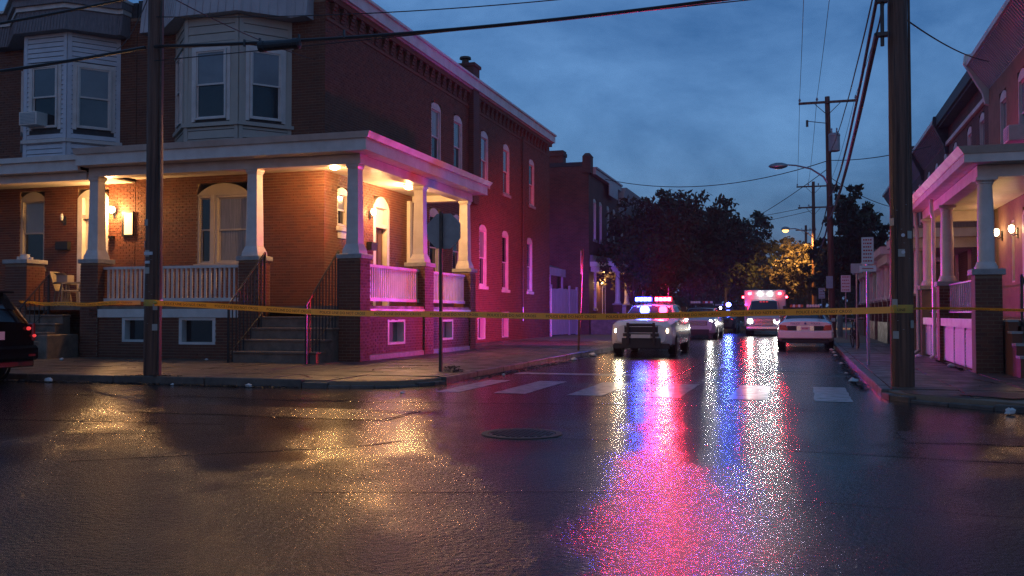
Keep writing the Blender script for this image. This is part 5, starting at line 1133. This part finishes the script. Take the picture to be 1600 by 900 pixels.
for s in (1,-1):
    m = MB(); m.add([(2.40,s*.52,.70),(2.28,s*.86,.74),(2.26,s*.88,.90),(2.38,s*.55,.86)], [(0,1,2,3) if s > 0 else (3,2,1,0)]); m.v = [(x+.04,y,z) for x,y,z in m.v]; m.build('headlamp', M['clear'], sv)
    lens('headlight', 'head_dim', sv, 2.47, s*.68, .77, .12, ry=1.25); lamp('SPOT', 'headlight_beam', (2.56,s*.68,.77), 30, (1,.8,.5), sv, .06, rot=(0,rad(-84),0), spot=70)
    bx('fog_lamp', 'clear', sv, 2.43,2.47,s*.74-.07,s*.74+.07,.42,.50,.01)
    o = bx('mirror', 'black', sv, .78,.95,s*1.0-.0 if s > 0 else -1.17,1.17 if s > 0 else -1.0,1.16,1.34,.02)
wheels(sv, (1.55,-1.5), .985, .385, .25)
m = MB(); m.tube([(1.0,1.02,1.2),(.85,1.12,1.28),(.85,1.12,1.4)], .02, 6); m.lathe([(.03,-.07),(.08,-.05),(.085,.06)], 12, (.85,1.12,1.45), axis='x'); m.build('spotlight', M['black'], sv)
m = MB(); m.tube([(-.4,.45,1.64),(-.45,.45,2.2)], .008, 5); m.tube([(-.9,-.5,1.62),(-.95,-.5,2.1)], .008, 5); m.build('antenna', M['black'], sv)
lightbar(sv, -.1, 1.655, 1.26, 'red_on', 'blue_on', hh=.15)
beam('red_flash_beam', (-.2,-.62,1.98), (-.95,-.90,.05), 4800, RED, sv, 72)
beam('red_flash_beam', (.1,.30,1.98), (.85,-.75,.05), 2700, RED, sv, 52)
beam('red_flash_beam', (.0,.62,1.98), (.62,.72,.10), 1800, RED, sv, 60)
lamp('POINT', 'red_flash_light', (.02,.34,2.02), 320, RED, sv, .16)
beam('red_flash_beam', (.2,.34,2.02), (1,.12,.04), 800, RED, sv, 74)
beam('red_flash_beam', (-.1,.34,1.96), (0,0,1), 3000, RED, sv, 96)  # added upward beam, makes the haze glow above the bar
beam('red_flash_beam', (-.3,.34,1.98), (-1,0,.16), 350, RED, sv, 90)
beam('blue_flash_beam', (-.2,-.60,1.98), (-.93,-.37,-.0), 9000, BLU, sv, 34)  # narrow overstrong beam, added only to light the alley gate
beam('blue_flash_beam', (-.2,-.60,1.98), (-.75,-.95,-.06), 2200, BLU, sv, 60)
beam('blue_flash_beam', (.1,-.34,1.98), (.8,-.75,.05), 1600, BLU, sv, 56)
beam('blue_flash_beam', (.0,.62,1.98), (.66,.72,.0), 1700, BLU, sv, 62)
lamp('POINT', 'blue_flash_light', (.02,-.34,2.02), 200, BLU, sv, .16)
beam('blue_flash_beam', (-.1,-.34,1.96), (0,0,1), 3000, BLU, sv, 96)  # blue half of the upward glow, added like the red one
beam('blue_flash_beam', (-.3,-.34,1.98), (-1,.1,.12), 350, BLU, sv, 70)
finish(sv, -4.72, 31.55, -90)
# --- second police SUV behind it, headlight on
s2 = thing('police_car', (0,0,0), 'second white police SUV parked behind the first, headlights on, roof bar unlit', 'police car')
b = B.body(M['carwhite'], s2); B.top('windscreen', M['cglass2'], s2, 4.14, 4.95)
for a0,a1 in ((4.55,5.0),(5.05,5.95),(6.05,6.95),(7.08,7.8)): B.patch('side_window', M['cglass'], s2, a0,a1,4.14,4.86)
bx('grille', 'black', s2, 2.46,2.515,-.52,.52,.70,.90,.01); bx('lower_intake', 'black', s2, 2.44,2.512,-.62,.62,.30,.50,.01); bx('bumper_skirt', 'black', s2, 2.3,2.46,-.85,.85,.22,.32,.01)
for k in range(3): bx('grille_bar', 'chrome', s2, 2.512,2.53,-.48,.48,.73+k*.06,.745+k*.06)
for s in (1,-1): lens('headlight', 'head_on', s2, 2.46, s*.68, .88, .10, ry=1.2); bx('mirror', 'carsilver', s2, .78,.95,1.0 if s > 0 else -1.17,1.17 if s > 0 else -1.0,1.16,1.34,.02)
lamp('SPOT', 'headlight_beam', (2.56,.68,.88), 60, (1,.93,.85), s2, .06, rot=(0,rad(-84),0), spot=80)
wheels(s2, (1.55,-1.5), .985, .385, .25); lightbar(s2, -.1, 1.80, 1.22)
lens('spotlight', 'white_on', s2, .75, 1.05, 1.6, .06)
finish(s2, -5.1, 51.4, -90)
# --- third car with one blue light
s3 = thing('police_car', (0,0,0), 'dark patrol car third in line with a single blue light burning', 'police car')
b = B.body(M['carblue'], s3); B.top('windscreen', M['cglass'], s3, 4.14, 4.95)
for a0,a1 in ((4.55,5.0),(5.05,5.95),(6.05,6.95)): B.patch('side_window', M['cglass'], s3, a0,a1,4.14,4.86)
bx('grille', 'black', s3, 2.46,2.515,-.52,.52,.70,.90,.01)
for s in (1,-1): lens('headlight', 'tail_on', s3, 2.46, s*.68, .88, .09, ry=1.3); bx('mirror', 'black', s3, .78,.95,1.0 if s > 0 else -1.17,1.17 if s > 0 else -1.0,1.16,1.34,.02)
wheels(s3, (1.55,-1.5), .985, .385, .25); o = lightbar(s3, -.1, 1.80, 1.2)
lens('blue_beacon', 'blue_on', s3, .08, .34, 1.92, .16); beam('blue_flash_beam', (.3,.34,2.0), (1,.3,.0), 500, BLU, s3, 110)
finish(s3, -5.15, 67, -90)
# --- ambulance
am = thing('ambulance', (0,0,0), 'boxy ambulance facing us with headlights and four roof flashers blazing', 'ambulance')
A = Body([(3.02,.42,.98,1.08,.80,.82,.66),(2.88,.32,1.14,1.22,.98,.95,.80),(2.25,.30,1.24,1.34,1.01,.98,.84),(2.0,.30,1.28,1.38,1.01,.98,.82),(1.25,.30,1.32,2.10,1.01,.96,.74),(.6,.30,1.33,2.18,1.01,.96,.76),(.42,.30,1.33,2.16,1.0,.95,.74)])
A.body(M['carwhite'], am); A.top('windscreen', M['cglass2'], am, 3.12, 3.93, 5.1); A.patch('side_window', M['cglass'], am, 3.5,4.8,4.1,4.85)
bx('box_body', 'carwhite', am, -3.3,.55,-1.22,1.22,.48,2.74,.04); bx('box_step', 'black', am, -3.5,.5,-1.15,1.15,.36,.478); A.patch('stripe', M['orangestripe'], am, 1.2,6,3.2,3.7,.008)
for s in (1,-1): bx('stripe', 'orangestripe', am, -3.25,.5,s*1.225-.004,s*1.225+.004,1.15,1.4)
bx('grille', 'black', am, 2.97,3.035,-.55,.55,.62,1.0,.01)
for k in range(5): bx('grille_bar', 'chrome', am, 3.03,3.05,-.53,.53,.65+k*.075,.675+k*.075)
bx('bumper', 'chrome', am, 2.95,3.12,-.95,.95,.40,.56,.02)
for s in (1,-1):
    lens('headlight', 'head_on', am, 3.02, s*.74, .86, .15, ry=1.0); lamp('SPOT', 'headlight_beam', (3.16,s*.74,.86), 90, (1,.94,.84), am, .1, rot=(0,rad(-85),0), spot=75)
    bx('mirror', 'black', am, 1.75,1.9,1.08 if s > 0 else -1.34,1.34 if s > 0 else -1.08,1.35,1.75,.02)
for y, mt in ((.88,'red_amb'),(.30,'white_on'),(-.26,'white_on'),(-.88,'red_amb')): bx('flasher', mt, am, .552,.64,y-.10,y+.10,2.44,2.58,.03)
for s in (1,-1): lens('side_flasher', 'red_amb', am, .5, s*1.27, 2.3, .07)
beam('red_flash_beam', (.8,1.0,2.5), (1,.30,-.03), 80, RED, am, 70); beam('red_flash_beam', (.8,-1.0,2.5), (1,-.30,-.03), 80, RED, am, 70); beam('white_flash_beam', (.8,0,2.5), (1,0,-.15), 160, (1,.95,.95), am, 90)
for y in (.16,-.02,-.2): bx('visor_light', 'tail_on', am, 1.42,1.46,y-.06,y+.06,1.98,2.03)
wheels(am, (2.1,-1.9), 1.02, .40, .28); finish(am, -2.12, 59.9, -90)
# --- parked police sedan, rear to us
sd = thing('police_car', (0,0,0), 'white police sedan parked at the right kerb with its rear towards us', 'police car')
D = Body([(2.7,.36,.62,.70,.80,.80,.66),(2.5,.25,.74,.82,.93,.92,.80),(1.35,.22,.87,.96,.975,.955,.82),(1.05,.22,.90,.99,.975,.955,.80),(.25,.22,.93,1.41,.98,.95,.60),(-.55,.22,.94,1.46,.98,.95,.61),(-1.1,.22,.95,1.42,.98,.95,.59),(-1.85,.24,.96,1.06,.975,.945,.76),(-2.5,.30,.94,1.05,.96,.925,.78),(-2.68,.40,.90,1.01,.93,.90,.76)])
D.body(M['carwhite'], sd); D.top('rear_window', M['cglass'], sd, 6.06, 6.86); D.top('windscreen', M['cglass'], sd, 3.12, 3.9)
for a0,a1 in ((3.45,3.95),(4.05,5.0),(5.05,5.95)): D.patch('side_window', M['cglass'], sd, a0,a1,4.12,4.85)
D.patch('stripe', M['stripe'], sd, 1.5, 8, 3.3, 3.6, .006)
bx('tail_panel', 'black', sd, -2.725,-2.66,-.62,.62,.70,.86,.01)
bx('bumper', 'carwhite', sd, -2.80,-2.60,-.93,.93,.40,.68,.04); bx('bumper_skirt', 'black', sd, -2.72,-2.5,-.80,.80,.24,.38,.02)
for s in (1,-1):
    m = MB(); q = [(s*.60,.70),(s*.89,.72),(s*.88,.90),(s*.66,.88)]; q = q if s < 0 else q[::-1]; m.add([(-2.73,y,z) for y,z in q]+[(-2.6,y,z) for y,z in q], [(0,1,2,3),(0,4,5,1),(1,5,6,2),(2,6,7,3),(3,7,4,0)]); m.build('tail_light', M['redlens'], sd)
    bx('mirror', 'carwhite', sd, .75,.9,.98 if s > 0 else -1.14,1.14 if s > 0 else -.98,.98,1.12,.02)
pt = bx('plate_surround', 'chrome', sd, -2.735,-2.72,-.30,.30,.685,.865,.005); bx('licence_plate', 'signwhite', sd, -2.745,-2.737,-.16,.16,.70,.84)
m = MB((-2.748,0,.74),(0,-1,0),(-1,0,0)); 
for k in range(5): m.box(-.11+k*.045,-.085+k*.045,0,.001,0,.06)
m.build('plate_print', M['redink'], sd)
m = MB((-2.70,0,.91),(0,-1,0),(-1,0,0)); put_text(m, 'POLICE', .10, -.35, .012, 0); put_text(m, 'POLICE', .10, .35, .012, 0)
for k in range(5): pass
m.build('trunk_lettering', M['stripe'], sd)
m = MB(); m.lathe([(.04,0),(.04,.02)], 12, (-2.715,0,.945), axis='x'); m.build('trunk_badge', M['stripe'], sd)
wheels(sd, (1.6,-1.5), .98, .345, .24); lightbar(sd, -.2, 1.49, 1.15, seg=5, hh=.11); finish(sd, .13, 38.2, 90)
# --- black SUV at the left frame edge, rear seen
bs = thing('parked_suv', (0,0,0), 'black SUV cut off by the left frame edge, its red tail lamp glinting', 'car')
B2 = Body([(2.5,.42,.86,.97,.72,.76,.60),(2.36,.30,.96,1.06,.92,.90,.74),(1.95,.26,1.02,1.12,.95,.93,.80),(1.25,.26,1.07,1.17,.96,.94,.80),(.98,.26,1.09,1.20,.96,.94,.78),(.18,.26,1.12,1.72,.965,.93,.66),(-.6,.26,1.13,1.80,.97,.93,.68),(-1.5,.26,1.14,1.78,.97,.93,.67),(-2.0,.30,1.14,1.70,.96,.92,.64),(-2.30,.34,1.12,1.30,.94,.90,.70),(-2.42,.44,1.02,1.14,.90,.88,.72)])
B2.body(M['carblack'], bs); B2.top('rear_window', M['cglass'], bs, 8.1, 8.8)
for a0,a1 in ((4.55,5.0),(5.05,5.95),(6.05,6.95),(7.08,7.8)): B2.patch('side_window', M['cglass'], bs, a0,a1,4.14,4.86)
bx('bumper', 'carblack', bs, -2.56,-2.30,-.92,.92,.42,.70,.05); bx('bumper_skirt', 'black', bs, -2.5,-2.3,-.85,.85,.30,.42,.02)
for s in (1,-1):
    bx('tail_light', 'redlens', bs, -2.45,-2.2,s*.90-.05 if s > 0 else -.93,.93 if s > 0 else s*.90+.05,.78,1.12,.02)
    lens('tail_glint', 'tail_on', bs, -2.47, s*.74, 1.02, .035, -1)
    bx('reflector', 'redlens', bs, -2.57,-2.55,s*.72-.08,s*.72+.08,.50,.54)
    bx('mirror', 'carblack', bs, .78,.95,.97 if s > 0 else -1.13,1.13 if s > 0 else -.97,1.16,1.34,.02)
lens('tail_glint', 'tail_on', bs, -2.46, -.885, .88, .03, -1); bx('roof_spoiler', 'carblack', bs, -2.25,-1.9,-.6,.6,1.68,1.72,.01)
bx('licence_plate', 'signwhite', bs, -2.49,-2.47,-.15,.15,.82,.97); wheels(bs, (1.5,-1.42), .97, .37, .25); finish(bs, -16.45, 13.75, 180)

# ------------------------------------------------------------------ bicycle chained to the small sign post
bk = thing('bicycle', (0,0,0), 'dark bicycle standing end-on by the thin sign post on the right pavement', 'bicycle')
for x in (-.52,.52):
    m = MB(); c = 24; m.tube([(x+.33*math.cos(2*PI*i/c),0,.34+.33*math.sin(2*PI*i/c)) for i in range(c+1)], .02, 6, cap=False); wl = m.build('wheel', M['tyre'], bk, smooth=True)
    m = MB(); 
    for i in range(10): m.tube([(x,0,.34),(x+.31*math.cos(2*PI*i/10),0,.34+.31*math.sin(2*PI*i/10))], .003, 3)
    m.build('spokes', M['galv'], wl)
m = MB()
for a, b in (((-.52,0,.34),(-.08,0,.30)),((-.08,0,.30),(-.2,0,.82)),((-.52,0,.34),(-.17,0,.72)),((-.17,0,.74),(.34,0,.80)),((-.08,0,.30),(.36,0,.66)),((.33,0,.88),(.40,0,.62)),((.40,0.05,.62),(.52,.05,.34)),((.40,-.05,.62),(.52,-.05,.34)),((-.2,0,.82),(-.22,0,.92))): m.tube([a,b], .017, 6)
m.build('frame', M['carblack'], bk)
m = MB(); m.tube([(.40,-.30,1.0),(.33,-.2,1.02),(.33,0,.98),(.33,.2,1.02),(.40,.30,1.0)], .014, 6); m.tube([(.33,0,.88),(.33,0,1.0)], .015, 6); m.build('handlebar', M['galv'], bk)
m = MB(); m.taper(-.24,0,.92,.97,.13,.07,.12,.05); m.build('saddle', M['black'], bk)
m = MB(); m.tube([(-.08,.1,.13),(-.08,-.0,.30),(-.08,-.1,.46)], .01, 5); m.box(-.14,-.02,-.18,-.09,.45,.48); m.box(-.14,-.02,.09,.18,.11,.14); m.build('pedal_crank', M['galv'], bk)
finish(bk, 1.75, 34.3, -84, .13); bk.rotation_euler = (rad(4),0,rad(-84))
# ------------------------------------------------------------------ porch furniture, air conditioners, litter
def chair(label, x, y, z, rot):
    t = thing('porch_chair', (0,0,0), label, 'chair', 'chairs on the far-left porch')
    bx('seat', 'chair', t, -.22,.22,-.22,.22,.42,.46,.01); m = MB(); m.add([(-.21,.20,.46),(.21,.20,.46),(.24,.36,1.02),(-.24,.36,1.02),(-.21,.235,.46),(.21,.235,.46),(.24,.395,1.02),(-.24,.395,1.02)], [(0,1,2,3),(7,6,5,4),(0,4,5,1),(1,5,6,2),(2,6,7,3),(3,7,4,0)]); m.build('backrest', M['chair'], t)
    for sx in (1,-1):
        for sy in (1,-1): m = MB(); m.tube([(sx*.20,sy*.2,.42),(sx*.23,sy*.24,0)], .022, 6); m.build('leg', M['chair'], t)
        m = MB(); m.tube([(sx*.24,-.22,.0),(sx*.24,-.2,.64),(sx*.25,.26,.68)], .02, 6); m.build('armrest', M['chair'], t)
    t.location = (x,y,z); t.rotation_euler = (0,0,rad(rot))
chair('pale weathered chair beside the neighbour porch door, turned sideways', -19.75,22.0,1.5,-60); chair('second pale chair partly hidden behind the brick pier with pots', -20.45,22.55,1.5,100)
tb = thing('porch_table', (-20.15,21.9,1.5), 'small pale table between porch chairs with a box on it', 'table'); m = MB(); m.lathe([(.30,.66),(.31,.70)], 18, (-20.2,22.25,1.5)); m.build('table_top', M['chair'], tb)
for a in range(3): m = MB(); m.tube([(-20.2+.1*math.cos(a*2.1),22.25+.1*math.sin(a*2.1),2.16),(-20.2+.24*math.cos(a*2.1),22.25+.24*math.sin(a*2.1),1.5)], .02, 6); m.build('leg', M['chair'], tb)
bb = thing('cardboard_box', (-20.2,22.2,2.2), 'pale open carton standing on the porch table', 'box'); m = MB(); m.box(-20.38,-20.0,22.1,22.36,2.201,2.40); m.build('box_body', M['cream'], bb); m = MB(); m.add([(-20.38,22.1,2.401),(-20.0,22.1,2.401),(-20.0,21.98,2.46),(-20.38,21.98,2.46)],[(0,1,2,3)]); m.build('box_flap', M['cream'], bb)
for i, (x, lab) in enumerate(((-20.95,'small white cup at left on the far-left pier cap'),(-20.72,'wide glass jar in the middle of the far-left pier cap'),(-20.52,'small white lid at right on the far-left pier cap'))):
    t = thing('porch_jar', (x,21.3,2.80), lab, 'jar', 'jars on the pier cap'); m = MB(); R, h = ((.05,.08),(.13,.14),(.06,.05))[i]; m.lathe([(R,0),(R*1.05,h*.5),(R*.9,h*.85),(R*.95,h)], 12, (x,21.3,2.801)); m.build('jar_body', M['clear'], t, smooth=True)
    m = MB(); m.lathe([(R*.97,0),(R*.97,.015)], 12, (x,21.3,2.801+h)); m.build('jar_lid', M['white'], t)
def aircon(label, P, r, n, w_=.62):
    t = thing('air_conditioner', P, label, 'air conditioner'); m = MB(P, r, n); m.box(-w_/2,w_/2,-.1,.34,0,.38); o = m.build('case', M['white'], t, bevel=.01)
    m = MB(P, r, n); m.box(-w_/2+.05,w_/2-.05,.342,.348,.04,.34); g = m.build('grille', M['galv'], t)
    for k in range(7): m = MB(P, r, n); m.box(-w_/2+.05,w_/2-.05,.349,.356,.06+k*.04,.072+k*.04); m.build('grille_fin', M['white'], t)
aircon('white window air conditioner in the left pane of the pale bay', (-20.98,21.92,6.66), (1,0,0), (0,-1,0))
aircon('white window air conditioner over the right-hand porch roof', (XR-.02,25.7,5.5), (0,1,0), W_)
def crumple(label, x, y, z, s, mat='litter', cat='litter', grp='litter along the kerbs'):
    m = MB(); n = 7; v = []
    for i in range(4):
        for k in range(n): a = 2*PI*k/n; R = s*(.4,1,.9,.3)[i]*random.uniform(.6,1.2); v.append((x+R*math.cos(a), y+R*math.sin(a)*.8, z+s*.9*(0,.25,.7,1)[i]+random.uniform(0,.2)*s))
    m.add(v, [(i*n+k,i*n+(k+1)%n,(i+1)*n+(k+1)%n,(i+1)*n+k) for i in range(3) for k in range(n)]+[tuple(range(n))[::-1],tuple(3*n+k for k in range(n))])
    t = tag(m.build('litter_scrap', M[mat], None, smooth=True, angle=20), label, cat, grp)
for lab, x, y, z, s in [('white scrap of litter on the pavement below the left porch steps',-17.6,19.3,.13,.07),('crumpled white paper in the gutter left of the left pole',-13.6,14.6,0,.09),('tiny white scrap in the gutter just right of the left pole',-10.9,14.65,0,.04),('white paper ball in the gutter below the porch steps',-9.3,14.6,0,.07),('pale scrap on the pavement in front of the basement window',-14.2,20.4,.13,.05),('pale scrap of litter by the left end of crosswalk',-5.95,18.9,0,.05),('foil wrapper in the left gutter before the first police car',-6.0,25.5,0,.09),('larger white bag in the left gutter beside the leaning post',-6.05,28.2,0,.12),
    ('white cup flattened in the right gutter beside last crosswalk bar',.92,19.0,0,.09),('bright scrap in the right gutter behind the sedan',1.0,32.6,0,.07),('second bright scrap in the right gutter behind the sedan',.98,30.3,0,.07),('small scrap mid-way along the right gutter',.95,25.5,0,.06),('pale wrapper on the near right kerb corner',2.55,13.5,0,.09),('white scrap at the foot of the white porch skirt',3.1,22.5,.13,.08),('pale scrap by the far downspout on the right pavement',3.0,27.5,.13,.09),('pair of pale scraps by the right wheel of the sedan',1.0,35.0,0,.08),('shred of paper on the asphalt left of the crosswalk',-6.2,14.2,0,.04),('bright scrap in the gutter right of the manhole line',.9,21.5,0,.05)]:
    crumple(lab, x, y, z, s)
# wet leaf drifts in the gutters
m = MB()
def drift(x0,y0,x1,y1,wd,n,z=.006):
    for i in range(n):
        f = random.random(); o = random.gauss(0,wd*.5); d = Vector((x1-x0,y1-y0,0)).normalized(); x = x0+(x1-x0)*f-d.y*o; y = y0+(y1-y0)*f+d.x*o; s = random.uniform(.02,.06); a = random.uniform(0,PI); h = random.uniform(0,.03)
        m.add([(x-s*math.cos(a),y-s*math.sin(a),z+h),(x+s*.6*math.sin(a),y-s*.6*math.cos(a),z+h*.4),(x+s*math.cos(a),y+s*math.sin(a),z+.01),(x-s*.6*math.sin(a),y+s*.6*math.cos(a),z+h*.8)], [(0,1,2,3)])
drift(-16,14.7,-8.5,14.72,.12,900); drift(-6.2,17.4,-6.15,24,.14,900); drift(-6.1,24,-6.1,34,.10,500); drift(.98,17,1.02,34,.14,1300); drift(3,13.4,12,13.42,.1,500); drift(-12.2,14.95,-11,15.0,.12,250,.13); drift(-6.6,17.6,-7.4,19.6,.18,350,.132); drift(3.15,21.2,3.2,25.5,.06,250,.132)
tag(m.build('leaf_drift', M['deadleaf'], None), kind='stuff')
# ------------------------------------------------------------------ thin damp haze, added so the lamps get a glow
if HAZE:
    hz = bpy.data.materials.new('haze'); hz.use_nodes = True; t = hz.node_tree; t.nodes.clear(); o_ = t.nodes.new('ShaderNodeOutputMaterial'); pv = t.nodes.new('ShaderNodeVolumePrincipled')
    pv.inputs['Color'].default_value = (.85,.88,.95,1); pv.inputs['Density'].default_value = HAZE; pv.inputs['Anisotropy'].default_value = .4; t.links.new(pv.outputs[0], o_.inputs['Volume'])
    m = MB(); m.box(-262,262,-122,422,-1,14); h = m.build('haze', hz, None); tag(h, kind='stuff')
